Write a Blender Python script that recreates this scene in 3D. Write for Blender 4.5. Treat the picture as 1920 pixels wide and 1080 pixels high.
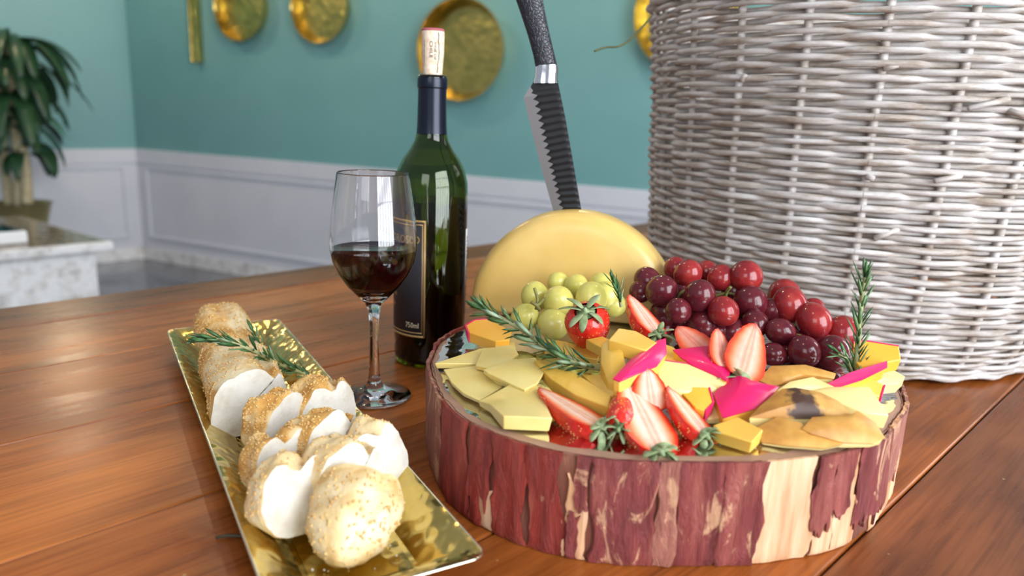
import bpy, bmesh, math, random
from mathutils import Vector, Matrix, noise
random.seed(7)
for o in list(bpy.data.objects): bpy.data.objects.remove(o, do_unlink=True)
S = bpy.context.scene
C = S.collection
V = Vector
PI = math.pi

# ------------------------------------------------------------------ camera
F = 1400.0; PITCH = math.radians(13.3); ROLL = math.radians(2.2); H = 0.2607
fw = V((0, math.cos(PITCH), -math.sin(PITCH)))
up0 = V((0, math.sin(PITCH), math.cos(PITCH))); rt0 = V((1, 0, 0))
RT = rt0*math.cos(ROLL) + up0*math.sin(ROLL)
UP = -rt0*math.sin(ROLL) + up0*math.cos(ROLL)
EYE = V((0, 0, H))
cd = bpy.data.cameras.new('camera'); cam = bpy.data.objects.new('camera', cd); C.objects.link(cam)
M3 = Matrix((RT, UP, -fw)).transposed()
cam.matrix_world = Matrix.Translation(EYE) @ M3.to_4x4()
cd.sensor_width = 36; cd.lens = F/1920*36; cd.clip_start = .02; cd.clip_end = 60
cd.dof.use_dof = True; cd.dof.focus_distance = .58; cd.dof.aperture_fstop = 5.0
S.camera = cam

# ------------------------------------------------------------------ world, lights, exposure
w = bpy.data.worlds.new('room_ambient'); S.world = w; w.use_nodes = True
bg = w.node_tree.nodes['Background']; bg.inputs[0].default_value = (.80, .87, 1.0, 1); bg.inputs[1].default_value = .29
S.view_settings.view_transform = 'Standard'; S.view_settings.look = 'None'
S.view_settings.exposure = 0.55; S.view_settings.gamma = 1; S.view_settings.use_curve_mapping = False
def area(name, loc, target, sx, sy, power, col):
    l = bpy.data.lights.new(name, 'AREA'); l.shape = 'RECTANGLE'; l.size = sx; l.size_y = sy; l.energy = power; l.color = col
    o = bpy.data.objects.new(name, l); C.objects.link(o); o.location = loc
    o.rotation_euler = (V(target)-V(loc)).to_track_quat('-Z', 'Y').to_euler(); return o
WIN = V((1.85, -1.35, 1.00)); WIN_T = V((.15, .6, .92))
area('window_or_fill_light', WIN, WIN_T, 2.2, 2.5, 142, (.90, .95, 1.0))
area('window_or_fill_light', (-.9, -2.7, 1.5), (-.1, .6, 0), 1.5, 1.5, 20, (.93, .96, 1.0))  # added fill light from behind the camera, not a known window
area('window_or_fill_light', (3.5, 2.5, 1.1), (-3.2, 4.7, .2), 2.2, 2.2, 85, (.90, .95, 1.0))
for i, (x, y, z) in enumerate([(-1.3, 3.6, 1.55), (.3, 3.1, 1.55), (-.55, 1.5, 1.5), (.75, 1.2, 1.5), (-.2, .1, 1.5), (-2.6, 4.2, 1.5)]):
    l = bpy.data.lights.new('ceiling_spot', 'POINT'); l.energy = (15, 13, 6, 6, 4, 12)[i]; l.color = (1, .74, .45); l.shadow_soft_size = .035
    o = bpy.data.objects.new('ceiling_spot', l); o.location = (x, y, z); C.objects.link(o)

# ------------------------------------------------------------------ helpers
def W(px, py, z):
    d = fw*F + RT*(px-960) - UP*(py-540); return EYE + d*((z-EYE.z)/d.z)
def D(px, py, y):
    d = fw*F + RT*(px-960) - UP*(py-540); return EYE + d*((y-EYE.y)/d.y)
def ONPL(px, py, p, n):
    d = fw*F + RT*(px-960) - UP*(py-540); return EYE + d*((p-EYE).dot(n)/d.dot(n))
ORG = {}
def tag(o, label=None, cat=None, group=None, kind=None):
    if label: o['label'] = label
    if cat: o['category'] = cat
    if group: o['group'] = group
    if kind: o['kind'] = kind
    return o
def thing(name, loc, label, cat, group=None):
    o = bpy.data.objects.new(name, None); C.objects.link(o); o.location = loc; o.empty_display_size = .02
    ORG[o] = V(loc); return tag(o, label, cat, group)
def part(name, vs, fs, mat, parent=None, smooth=True, sharp=None, colors=None, org=None):
    base = ORG[parent] if parent else V(org if org else (0, 0, 0))
    me = bpy.data.meshes.new(name); me.from_pydata([V(v)-base for v in vs], [], fs); me.update()
    bm = bmesh.new(); bm.from_mesh(me); bmesh.ops.recalc_face_normals(bm, faces=bm.faces); bm.to_mesh(me); bm.free()
    mats = mat if isinstance(mat, (list, tuple)) else [mat]
    for m in mats: me.materials.append(m)
    if smooth:
        me.polygons.foreach_set('use_smooth', [True]*len(me.polygons))
        if sharp: me.set_sharp_from_angle(angle=math.radians(sharp))
    if colors:
        a = me.color_attributes.new('Col', 'FLOAT_COLOR', 'POINT')
        for i, c in enumerate(colors): a.data[i].color = (*c, 1)
    o = bpy.data.objects.new(name, me); C.objects.link(o)
    if parent: o.parent = parent
    else: o.location = base
    ORG[o] = base
    return o
def frame(axis, hint=(0, 0, 1)):
    a = V(axis).normalized(); h = V(hint)
    if abs(a.dot(h.normalized())) > .98: h = V((1, 0, 0))
    x = h.cross(a).normalized(); y = a.cross(x).normalized(); return x, y, a
def lathe(prof, n, o, axis=(0, 0, 1), hint=(0, 1, 0), closed=False):
    X, Y, A = frame(axis, hint); vs = []; fs = []
    for r, z in prof:
        for k in range(n):
            t = 2*PI*k/n; vs.append(V(o)+A*z+(X*math.cos(t)+Y*math.sin(t))*r)
    m = len(prof)
    for i in range(m if closed else m-1):
        j = (i+1) % m
        for k in range(n):
            k2 = (k+1) % n; fs.append((i*n+k, i*n+k2, j*n+k2, j*n+k))
    return vs, fs
def capped(prof, n, o, axis=(0, 0, 1), hint=(0, 1, 0)):
    vs, fs = lathe(prof, n, o, axis, hint); m = len(prof)
    fs.append(tuple(range(n-1, -1, -1))); fs.append(tuple(range((m-1)*n, m*n))); return vs, fs
def tube(pts, rads, n=8, cap=True, flat=1.0, hint=(0, 0, 1)):
    vs = []; fs = []; m = len(pts); pts = [V(p) for p in pts]
    if not isinstance(rads, (list, tuple)): rads = [rads]*m
    for i in range(m):
        t = pts[min(i+1, m-1)]-pts[max(i-1, 0)]
        X, Y, A = frame(t, hint)
        for k in range(n):
            a = 2*PI*k/n; vs.append(pts[i]+X*math.cos(a)*rads[i]+Y*math.sin(a)*rads[i]*flat)
    for i in range(m-1):
        for k in range(n):
            k2 = (k+1) % n; fs.append((i*n+k, i*n+k2, (i+1)*n+k2, (i+1)*n+k))
    if cap: fs.append(tuple(range(n-1, -1, -1))); fs.append(tuple(range((m-1)*n, m*n)))
    return vs, fs
def merge(*vf):
    vs = []; fs = []
    for v, f in vf:
        b = len(vs); vs += list(v); fs += [tuple(i+b for i in q) for q in f]
    return vs, fs
def box(c, sx, sy, sz, X=(1, 0, 0), Y=(0, 1, 0), Z=(0, 0, 1)):
    X, Y, Z, c = V(X), V(Y), V(Z), V(c); vs = []
    for a in (-.5, .5):
        for b in (-.5, .5):
            for d in (-.5, .5): vs.append(c+X*a*sx+Y*b*sy+Z*d*sz)
    return vs, [(0, 1, 3, 2), (4, 6, 7, 5), (0, 4, 5, 1), (2, 3, 7, 6), (0, 2, 6, 4), (1, 5, 7, 3)]
def bevel(o, wd, seg=2):
    m = o.modifiers.new('bevel', 'BEVEL'); m.width = wd; m.segments = seg; m.limit_method = 'ANGLE'; m.angle_limit = math.radians(35); return o
def catmull(P, n):
    P = [V(p) for p in P]; out = []
    for i in range(len(P)-1):
        p0 = P[max(i-1, 0)]; p1 = P[i]; p2 = P[i+1]; p3 = P[min(i+2, len(P)-1)]
        for k in range(n):
            t = k/n
            out.append(.5*((2*p1)+(p2-p0)*t+(2*p0-5*p1+4*p2-p3)*t*t+(3*p1-p0-3*p2+p3)*t**3))
    out.append(P[-1]); return out
def interp(tab, t):
    for (a, x), (b, y) in zip(tab, tab[1:]):
        if t <= b:
            s = (t-a)/(b-a) if b > a else 0; s = s*s*(3-2*s); return x+(y-x)*s
    return tab[-1][1]

# ------------------------------------------------------------------ materials
MAT = {}
def newmat(name):
    m = bpy.data.materials.new(name); m.use_nodes = True; nt = m.node_tree; MAT[name] = m
    return m, nt, nt.nodes['Principled BSDF']
def setp(b, **k):
    names = dict(col='Base Color', rough='Roughness', metal='Metallic', trans='Transmission Weight', ior='IOR', coat='Coat Weight',
                 coatr='Coat Roughness', sss='Subsurface Weight', sssr='Subsurface Radius', ssss='Subsurface Scale', spec='Specular IOR Level', alpha='Alpha', sheen='Sheen Weight')
    for a, v in k.items():
        if a == 'col': v = (*v, 1)
        b.inputs[names[a]].default_value = v
def mat(name, col, rough=.5, **k):
    m, nt, b = newmat(name); setp(b, col=col, rough=rough, **k); return m
def ramp(nt, fac, stops):
    r = nt.nodes.new('ShaderNodeValToRGB'); e = r.color_ramp.elements
    while len(e) < len(stops): e.new(.5)
    for i, (p, c) in enumerate(stops): e[i].position = p; e[i].color = (*c, 1)
    nt.links.new(fac, r.inputs[0]); return r.outputs[0]
def coords(nt, scale=(1, 1, 1), rot=(0, 0, 0), kind='Object'):
    tc = nt.nodes.new('ShaderNodeTexCoord'); mp = nt.nodes.new('ShaderNodeMapping')
    mp.inputs['Scale'].default_value = scale; mp.inputs['Rotation'].default_value = rot
    nt.links.new(tc.outputs[kind], mp.inputs[0]); return mp.outputs[0]
def tex(nt, vec, kind='Noise', scale=5, detail=4, rough=.55, dist=0):
    t = nt.nodes.new('ShaderNodeTex'+kind); nt.links.new(vec, t.inputs['Vector']); t.inputs['Scale'].default_value = scale
    if kind == 'Noise':
        t.inputs['Detail'].default_value = detail; t.inputs['Roughness'].default_value = rough; t.inputs['Distortion'].default_value = dist
    return t
def bump(nt, b, h, strength=.3, distance=.001):
    n = nt.nodes.new('ShaderNodeBump'); n.inputs['Strength'].default_value = strength; n.inputs['Distance'].default_value = distance
    nt.links.new(h, n.inputs['Height']); nt.links.new(n.outputs[0], b.inputs['Normal']); return n
def nmat(name, stops, scale=5, stretch=(1, 1, 1), rough=.5, detail=5, bmp=0, bdist=.001, bscale=None, kind='Object', nrough=.55, dist=0, **k):
    m, nt, b = newmat(name); vec = coords(nt, stretch, kind=kind); t = tex(nt, vec, 'Noise', scale, detail, nrough, dist)
    nt.links.new(ramp(nt, t.outputs[0], stops), b.inputs['Base Color']); setp(b, rough=rough, **k)
    if bmp:
        t2 = tex(nt, vec, 'Noise', bscale or scale*3, 4); bump(nt, b, t2.outputs[0], bmp, bdist)
    return m
def mixc(nt, fac, a, b, mode='MIX'):
    x = nt.nodes.new('ShaderNodeMix'); x.data_type = 'RGBA'; x.blend_type = mode
    for s, v in ((x.inputs[0], fac), (x.inputs[6], a), (x.inputs[7], b)):
        if hasattr(v, 'links') or hasattr(v, 'is_linked'): nt.links.new(v, s)
        elif isinstance(v, (int, float)): s.default_value = v
        else: s.default_value = (*v, 1)
    return x.outputs[2]

# table wood: grain runs along each plank's local X
def wood(name, dark, mid, light):
    m, nt, b = newmat(name)
    v1 = coords(nt, (1.3, 9, 9)); n1 = tex(nt, v1, 'Noise', 3.0, 6, .6, 1.2)
    v2 = coords(nt, (3, 90, 90)); n2 = tex(nt, v2, 'Noise', 3.0, 4, .6, .3)
    v3 = coords(nt, (1, 1.6, 1)); n3 = tex(nt, v3, 'Noise', 4.5, 3, .5)
    c = ramp(nt, n1.outputs[0], [(.25, dark), (.5, mid), (.75, light)])
    c2 = mixc(nt, .35, c, ramp(nt, n2.outputs[0], [(.3, tuple(x*.45 for x in dark)), (.6, light)]), 'MIX')
    c3 = mixc(nt, .85, c2, ramp(nt, n3.outputs[0], [(.35, (.55, .5, .48)), (.65, (1.15, 1.1, 1.05))]), 'MULTIPLY')
    vo = coords(nt, (1, 1, 1)); sp = tex(nt, vo, 'Voronoi', 26); 
    c4 = mixc(nt, ramp(nt, sp.outputs['Distance'], [(.018, (1, 1, 1)), (.03, (0, 0, 0))]), c3, (.42, .3, .14))
    nt.links.new(c4, b.inputs['Base Color'])
    nt.links.new(ramp(nt, n1.outputs[0], [(.3, (.22, .22, .22)), (.7, (.36, .36, .36))]), b.inputs['Roughness'])
    setp(b, spec=.26)
    bump(nt, b, n2.outputs[0], .12, .0006); return m
wood_m = [wood('table_wood_a', (0.151, 0.036, 0.007), (0.348, 0.094, 0.016), (0.510, 0.165, 0.033)),
          wood('table_wood_b', (0.174, 0.043, 0.007), (0.394, 0.112, 0.019), (0.558, 0.190, 0.039)),
          wood('table_wood_c', (.080, .022, .008), (.185, .054, .016), (.28, .094, .030))]
teal = nmat('teal_paint', [(.3, (.150, .345, .350)), (.7, (.172, .372, .376))], 3, rough=.42, bmp=.08, bdist=.002, bscale=60)
white_paint = nmat('white_panel_paint', [(.3, (.60, .62, .68)), (.7, (.66, .68, .74))], 3, rough=.45)
granite = nmat('pale_granite', [(.30, (.30, .28, .26)), (.42, (.66, .64, .62)), (.55, (.86, .86, .86)), (.75, (.70, .67, .65))], 16, rough=.25, detail=7, nrough=.7)
granite_top = nmat('polished_granite_top', [(.35, (.12, .09, .06)), (.5, (.30, .24, .17)), (.66, (.5, .43, .33))], 30, rough=.12, detail=7, nrough=.7)
floor_m = nmat('dark_floor_stone', [(.35, (.10, .105, .12)), (.6, (.19, .195, .22))], 2.2, rough=.09)
def brass(name, stops, rough, vscale, strength, dist, flat=(1, 1, 1)):
    m, nt, b = newmat(name); vec = coords(nt, flat); n = tex(nt, vec, 'Noise', 14, 4)
    nt.links.new(ramp(nt, n.outputs[0], stops), b.inputs['Base Color']); setp(b, rough=rough, metal=1.0)
    v = tex(nt, vec, 'Voronoi', vscale); v.feature = 'SMOOTH_F1'; v.inputs['Smoothness'].default_value = .6
    bump(nt, b, v.outputs['Distance'], strength, dist); return m
tray_m = brass('hammered_brass', [(.3, (.50, .36, .09)), (.7, (.66, .50, .15))], .17, 105, .40, .003)
pan_m = brass('wall_brass', [(.35, (.36, .33, .10)), (.7, (.55, .46, .14))], .34, 26, .5, .01)
panrim_m = brass('wall_brass_rim', [(.35, (.62, .42, .10)), (.7, (.82, .56, .16))], .22, 26, .4, .008)
silver_edge = mat('brass_edge', (.85, .80, .60), .2, metal=1)
glass_m = mat('clear_glass', (1, 1, 1), .0, trans=1.0, ior=1.48)
green_glass = mat('green_bottle_glass', (.20, .30, .012), .0, trans=1.0, ior=1.5)
wine_m = mat('red_wine', (.03, .0006, .002), .0, trans=.9, ior=1.34)
bottle_wine = mat('bottle_wine', (.004, .0015, .002), .05, spec=.3)
capsule_m = mat('navy_capsule', (.007, .010, .024), .28, metal=.35)
label_m = mat('charcoal_label', (.022, .022, .030), .55)
gold_print = mat('gold_print', (.55, .36, .14), .4, metal=.5)
white_label = mat('white_label', (.82, .83, .84), .5)
ink = mat('dark_print', (.05, .04, .04), .7)
cork_m = nmat('cork', [(.3, (.62, .46, .32)), (.5, (.76, .62, .47)), (.7, (.84, .72, .58))], 260, rough=.8, bmp=.2, bdist=.0004)
cork_top = mat('wine_stained_cork', (.40, .10, .13), .8)
handle_m, nt, b = newmat('black_crocodile_handle'); setp(b, col=(.013, .014, .020), rough=.32)
_v = tex(nt, coords(nt, (1, 1, 1.0)), 'Voronoi', 320); _v.feature = 'DISTANCE_TO_EDGE'
bump(nt, b, ramp(nt, _v.outputs[0], [(.0, (0, 0, 0)), (.12, (1, 1, 1))]), .4, .0007)
chrome = mat('polished_steel', (.80, .80, .82), .12, metal=1)
blade_m = mat('black_blade', (.004, .004, .005), .42, spec=.3)
edge_m = mat('ground_steel_edge', (.20, .19, .19), .45, metal=.7)
wheel_m = nmat('pale_cheese_rind', [(.3, (.62, .39, .09)), (.55, (.72, .50, .16)), (.75, (.78, .59, .25))], 9, rough=.30, detail=5, sss=.15, sssr=(.01, .006, .002), ssss=.6)
slice_m = nmat('pale_yellow_cheese', [(.3, (.76, .57, .16)), (.7, (.82, .68, .27))], 25, rough=.38, sss=.25, sssr=(.008, .005, .002), ssss=.5, bmp=.06, bdist=.0006)
flesh_m = nmat('deep_yellow_cheese', [(.3, (.78, .46, .06)), (.7, (.84, .54, .10))], 18, rough=.36, sss=.25, sssr=(.008, .004, .001), ssss=.5)
orange_m = nmat('amber_cheese', [(.3, (.86, .40, .035)), (.7, (.90, .50, .06))], 18, rough=.36, sss=.2, sssr=(.008, .004, .001), ssss=.5)
pale_m = nmat('ivory_cheese', [(.3, (.78, .61, .23)), (.7, (.82, .68, .31))], 20, rough=.4, sss=.2, sssr=(.008, .005, .002), ssss=.5)
pink_m = nmat('magenta_wax', [(.3, (.66, .008, .085)), (.6, (.74, .012, .13)), (.8, (.78, .03, .16))], 30, rough=.30, coat=.2)
tan_rind = nmat('smoked_rind', [(.3, (.38, .155, .024)), (.5, (.54, .27, .05)), (.72, (.68, .41, .11))], 45, rough=.5, detail=6, bmp=.25, bdist=.0008)
scorch_rind, nt, b = newmat('scorched_rind')
_vec = coords(nt); _n = tex(nt, _vec, 'Noise', 45, 6); _n2 = tex(nt, _vec, 'Noise', 130, 5)
_base = ramp(nt, _n.outputs[0], [(.3, (.36, .145, .022)), (.5, (.52, .26, .048)), (.72, (.66, .40, .11))])
_at = nt.nodes.new('ShaderNodeAttribute'); _at.attribute_name = 'Col'
_mm = nt.nodes.new('ShaderNodeMath'); _mm.operation = 'ADD'; nt.links.new(_at.outputs['Fac'], _mm.inputs[0])
_m2 = nt.nodes.new('ShaderNodeMath'); _m2.operation = 'MULTIPLY_ADD'; nt.links.new(_n2.outputs[0], _m2.inputs[0]); _m2.inputs[1].default_value = .9; _m2.inputs[2].default_value = -.45
nt.links.new(_m2.outputs[0], _mm.inputs[1])
nt.links.new(mixc(nt, ramp(nt, _mm.outputs[0], [(.42, (0, 0, 0)), (.62, (1, 1, 1))]), _base, (.055, .022, .012)), b.inputs['Base Color']); setp(b, rough=.55)
berry_m, nt, b = newmat('strawberry_skin')
_n = tex(nt, coords(nt), 'Noise', 60, 3); nt.links.new(ramp(nt, _n.outputs[0], [(.35, (.66, .016, .010)), (.7, (.80, .045, .022))]), b.inputs['Base Color'])
setp(b, rough=.22, sss=.12, sssr=(.006, .001, .001), ssss=.5, coat=.3, coatr=.15)
_v = tex(nt, coords(nt), 'Voronoi', 230); bump(nt, b, _v.outputs['Distance'], .5, .0015)
berry_cut, nt, b = newmat('strawberry_flesh')
_a = nt.nodes.new('ShaderNodeVertexColor'); _a.layer_name = 'Col'; _n = tex(nt, coords(nt), 'Noise', 190, 4)
nt.links.new(mixc(nt, .35, _a.outputs[0], ramp(nt, _n.outputs[0], [(.3, (.75, .62, .60)), (.6, (1, 1, 1))]), 'MULTIPLY'), b.inputs['Base Color'])
setp(b, rough=.25, sss=.15, sssr=(.006, .002, .002), ssss=.5); bump(nt, b, _n.outputs[0], .2, .0005)
seed_m = mat('strawberry_seed', (.80, .55, .16), .4)
leaf_m = nmat('calyx_green', [(.3, (.13, .20, .07)), (.7, (.40, .48, .26))], 90, rough=.5)
grape_r = nmat('red_grape_skin', [(.3, (.20, .012, .018)), (.55, (.30, .022, .022)), (.78, (.42, .06, .045))], 70, rough=.17, detail=5, sss=.3, sssr=(.008, .0015, .001), ssss=.7)
grape_d = nmat('dark_grape_skin', [(.3, (.075, .008, .015)), (.55, (.125, .013, .020)), (.8, (.20, .03, .03))], 70, rough=.17, detail=5, sss=.2, sssr=(.006, .001, .001), ssss=.5)
grape_g = nmat('green_grape_skin', [(.3, (.56, .52, .11)), (.7, (.70, .64, .20))], 60, rough=.22, sss=.55, sssr=(.010, .010, .002), ssss=.8)
stem_g = nmat('grape_stem', [(.3, (.12, .12, .03)), (.7, (.26, .24, .07))], 90, rough=.6)
rose_m, nt, b = newmat('rosemary_needle'); _oi = nt.nodes.new('ShaderNodeObjectInfo')
nt.links.new(ramp(nt, _oi.outputs['Random'], [(0, (.022, .075, .020)), (.55, (.055, .15, .045)), (.8, (.14, .25, .11)), (1, (.36, .46, .34))]), b.inputs['Base Color']); setp(b, rough=.42)
rosestem_m = nmat('rosemary_stem', [(.3, (.28, .27, .10)), (.7, (.42, .44, .22))], 80, rough=.6)
crust_m, nt, b = newmat('baguette_crust'); _vec = coords(nt); _n = tex(nt, _vec, 'Noise', 60, 6); _n2 = tex(nt, _vec, 'Noise', 26, 3, .5); _n3 = tex(nt, _vec, 'Noise', 220, 4)
_c = ramp(nt, _n.outputs[0], [(.28, (.46, .18, .03)), (.46, (.66, .36, .09)), (.66, (.80, .58, .27))])
nt.links.new(mixc(nt, ramp(nt, _n2.outputs[0], [(.50, (0, 0, 0)), (.62, (1, 1, 1))]), _c, (.82, .68, .42)), b.inputs['Base Color']); setp(b, rough=.6); bump(nt, b, _n3.outputs[0], .6, .0018)
pale_crust = nmat('pale_floured_crust', [(.26, (.60, .32, .08)), (.42, (.77, .56, .27)), (.62, (.83, .70, .46))], 45, rough=.65, detail=6, bmp=.5, bdist=.0016, bscale=220)
crumb_m = nmat('white_bread_crumb', [(.3, (.56, .50, .40)), (.5, (.68, .64, .56)), (.7, (.73, .70, .64))], 60, rough=.85, bmp=.55, bdist=.0014, bscale=320)
sesame_m = nmat('sesame', [(.35, (.62, .33, .09)), (.6, (.78, .54, .22))], 220, rough=.5)
wick_m, nt, b = newmat('greywashed_willow')
_oi = nt.nodes.new('ShaderNodeObjectInfo'); _n = tex(nt, coords(nt, (1, 1, 5)), 'Noise', 26, 6, .65)
_c = ramp(nt, _n.outputs[0], [(.26, (.22, .16, .11)), (.40, (.40, .34, .29)), (.54, (.56, .53, .51)), (.75, (.76, .75, .75))])
nt.links.new(mixc(nt, .5, _c, ramp(nt, _oi.outputs['Random'], [(0, (.62, .57, .53)), (1, (1.05, 1.05, 1.05))]), 'MULTIPLY'), b.inputs['Base Color']); setp(b, rough=.62)
_n2 = tex(nt, coords(nt, (1, 1, 4)), 'Noise', 160, 4); bump(nt, b, _n2.outputs[0], .35, .001)
logwood_m = None
twig_m = mat('dry_twig', (.06, .05, .025), .7)
plant_m = nmat('plant_leaf', [(.3, (.008, .035, .014)), (.7, (.028, .085, .030))], 9, rough=.35)
plant_l = nmat('young_plant_leaf', [(.3, (.03, .16, .02)), (.7, (.06, .28, .04))], 9, rough=.35)
cane_m = nmat('plant_cane', [(.3, (.42, .34, .19)), (.7, (.62, .54, .35))], 30, rough=.7)
soil_m = nmat('potting_soil', [(.3, (.05, .03, .02)), (.7, (.14, .09, .06))], 60, rough=.9)
pot_m = nmat('bronze_pot', [(.3, (.30, .25, .09)), (.7, (.46, .40, .20))], 8, rough=.3, metal=.7)

# ------------------------------------------------------------------ setting
ZF = -.9
corner = W(271, 483, ZF)
zr = None
for k in range(900):
    z = ZF+.001*k; v = V((corner.x, corner.y, z))-EYE
    if 540-F*v.dot(UP)/v.dot(fw) < 279: zr = z; break
rr = W(1215, 358, zr); dR = V((rr.x-corner.x, rr.y-corner.y, 0)).normalized()
dL = V((-.70, -.714, 0)).normalized()
ZC = 2.1
def wall(name, d, L, side):
    n = V((d.y, -d.x, 0))
    if n.dot(EYE-corner) < 0: n = -n
    o = thing(name, corner, None, None); o['kind'] = 'structure'
    A = corner; t = .06
    def slab(nm, z0, z1, off, m, a=0, b_=L, th=None):
        th = th or t+off
        c = A+d*((a+b_)/2)+n*(off-th/2); c.z = (z0+z1)/2
        return part(nm, *box(c, b_-a, th, z1-z0, d, n, (0, 0, 1)), m, o, smooth=False)
    slab('upper_wall', zr, ZC, 0, teal); slab('wainscot', ZF, zr, .004, white_paint)
    bevel(slab('chair_rail', zr-.10, zr+.002, .016, white_paint), .004)
    slab('baseboard_stone', ZF, ZF+.085, .020, granite)
    # raised panel mouldings
    x = .10; k = 0
    while x+1.9 < L and k < 3:
        a, b_ = x, x+1.85; z0, z1 = ZF+.17, zr-.125
        for q in ((a, b_, z0-.012, z0+.012), (a, b_, z1-.012, z1+.012), (a-.012, a+.012, z0, z1), (b_-.012, b_+.012, z0, z1)):
            bevel(slab('panel_moulding', q[2], q[3], .018, white_paint, q[0], q[1], .018), .005)
        x += 2.05; k += 1
    return o, n
wall_r, nR = wall('wall_back', dR, 6.3, 1)
wall_l, nL = wall('wall_left', dL, 3.2, -1)
fl = part('floor', *box((0, 2.2, ZF-.03), 10, 10.5, .06), floor_m, None, smooth=False); tag(fl, kind='structure')

# window whose daylight falls on the table (outside the view, mirrored in glass and brass)
win = thing('window_1', WIN, None, None); win['kind'] = 'structure'
wx, wy, wz = frame(WIN_T-WIN, (0, 0, 1)); frame_m = mat('window_frame_paint', (.7, .7, .7), .5)
for i in range(7):
    part('mullion', *box(WIN+wz*.05+wx*(-1.11+.37*i), .04, 2.54, .04, wx, wy, wz), frame_m, win, smooth=False)
for i in range(4):
    part('transom', *box(WIN+wz*.05+wy*(-1.25+.833*i), 2.26, .04, .04, wx, wy, wz), frame_m, win, smooth=False)

# wall pans: shallow round brass trays hung on the back wall
def wallp(px, py): return ONPL(px, py, corner, nR)
def pan(px, py, R, label):
    c = wallp(px, py)+nR*.004
    o = thing('wall_pan', c, label, 'wall decoration', 'round brass pans hung on the teal wall')
    part('pan_base', *capped([(R*.86, .0), (R*.86, .010), (.02, .012)], 56, c, nR), pan_m, o, sharp=40)
    dpt = R*.36
    part('pan_rim', *lathe([(R*.86, .0), (R*1.0, dpt), (R*1.012, dpt+.004), (R*.99, dpt+.004), (R*.855, .012)], 56, c, nR, closed=True), panrim_m, o, sharp=40)
    return o
pan(878, 96, .262, 'largest round brass pan on the teal wall behind the bottle neck')
pan(613, 15, .205, 'round brass pan on the wall, left of the wine bottle')
pan(464, 15, .205, 'round brass pan on the wall beside the narrow brass bar')
pan(1300, 30, .255, 'brass pan on the wall mostly hidden behind the wicker basket')
bt = wallp(376, 30); bd = wallp(376, 118); bc = (bt+bd)/2+nR*.03; bc.z = bd.z+.3
barr = thing('wall_bar', bc, 'narrow upright brass bar hung at the left of the wall pans', 'wall decoration')
bevel(part('bar_face', *box(bc, .045, .05, .6, dR, nR), pan_m, barr, smooth=False), .006)
bevel(part('bar_edge', *box(bc-dR*.026+nR*.004, .012, .054, .604, dR, nR), panrim_m, barr, smooth=False), .003)

# granite counter
zc = -.36
g0 = W(214, 452, zc); gf = (W(0, 471, zc)-g0); gf.z = 0; gf.normalize(); gb = (W(70, 413, zc)-g0); gb.z = 0; gb.normalize()
def quad_slab(p, a, b_, la, lb, z0, z1):
    vs = []
    for z in (z0, z1):
        for s, t in ((0, 0), (1, 0), (1, 1), (0, 1)):
            q = p+a*la*s+b_*lb*t; vs.append(V((q.x, q.y, z)))
    return vs, [(0, 3, 2, 1), (4, 5, 6, 7), (0, 1, 5, 4), (1, 2, 6, 5), (2, 3, 7, 6), (3, 0, 4, 7)]
cnt = thing('granite_counter', V((g0.x, g0.y, ZF)), 'pale speckled granite counter in the left background', 'counter')
bevel(part('counter_top', *quad_slab(g0, gf, gb, 1.7, 1.0, zc-.045, zc), granite, cnt, smooth=False), .014, 4)
part('polished_surface', *quad_slab(g0+gf*.02+gb*.02, gf, gb, 1.66, .96, zc-.01, zc+.0015), granite_top, cnt, smooth=False)
part('counter_body', *quad_slab(g0+gf*.06+gb*.05, gf, gb, 1.6, .9, ZF, zc-.04), granite, cnt, smooth=False)
p0 = W(54, 456, zc+.002)
wb = thing('serving_box', p0, 'white box with dark glassy top on the granite counter', 'box')
bevel(part('box_body', *quad_slab(p0, gf, gb, .5, .22, zc+.003, zc+.055), mat('white_gloss', (.9, .9, .9), .25), wb, smooth=False), .008, 3)
part('box_top', *quad_slab(p0+gf*.015+gb*.015, gf, gb, .47, .19, zc+.05, zc+.058), mat('teal_glass_top', (.02, .06, .07), .06), wb, smooth=False)

# potted plant behind the counter
pp = W(36, 410, zc-.05); pp = pp + V((pp.x, pp.y, 0)).normalized()*.55
pl = thing('potted_plant', V((pp.x, pp.y, ZF)), 'tall potted dracaena with drooping dark green leaves', 'plant')
vP = D(40, 380, pp.y); zpr = vP.z
scl = (pp-EYE).length/F
Rp = 44*scl
pc = D(38, 385, pp.y)
part('pot', *lathe([(Rp*.55, ZF), (Rp*.7, ZF+.02), (Rp*.8, zpr-.12), (Rp*.97, zpr-.012), (Rp*1.03, zpr), (Rp*.96, zpr), (Rp*.9, zpr-.03), (.01, zpr-.04)], 40, (pc.x, pc.y, 0)), pot_m, pl, sharp=50)
part('soil', *capped([(Rp*.9, zpr-.03), (Rp*.5, zpr-.018), (.005, zpr-.015)], 28, (pc.x, pc.y, 0)), soil_m, pl)
canes = [((18, 386), (8, 300), (2, 215), (-6, 150)), ((36, 386), (33, 300), (24, 190), (15, 75)), ((52, 382), (50, 330), (46, 290), (42, 275))]
rnd = random.Random(3)
heads = []
for ci, cpx in enumerate(canes):
    pts = catmull([D(x, y, pp.y+(.05, .0, -.05)[ci]) for x, y in cpx], 6)
    part('cane', *tube(pts, [8*scl*(1-.35*i/len(pts)) for i in range(len(pts))], 8), cane_m, pl)
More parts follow.
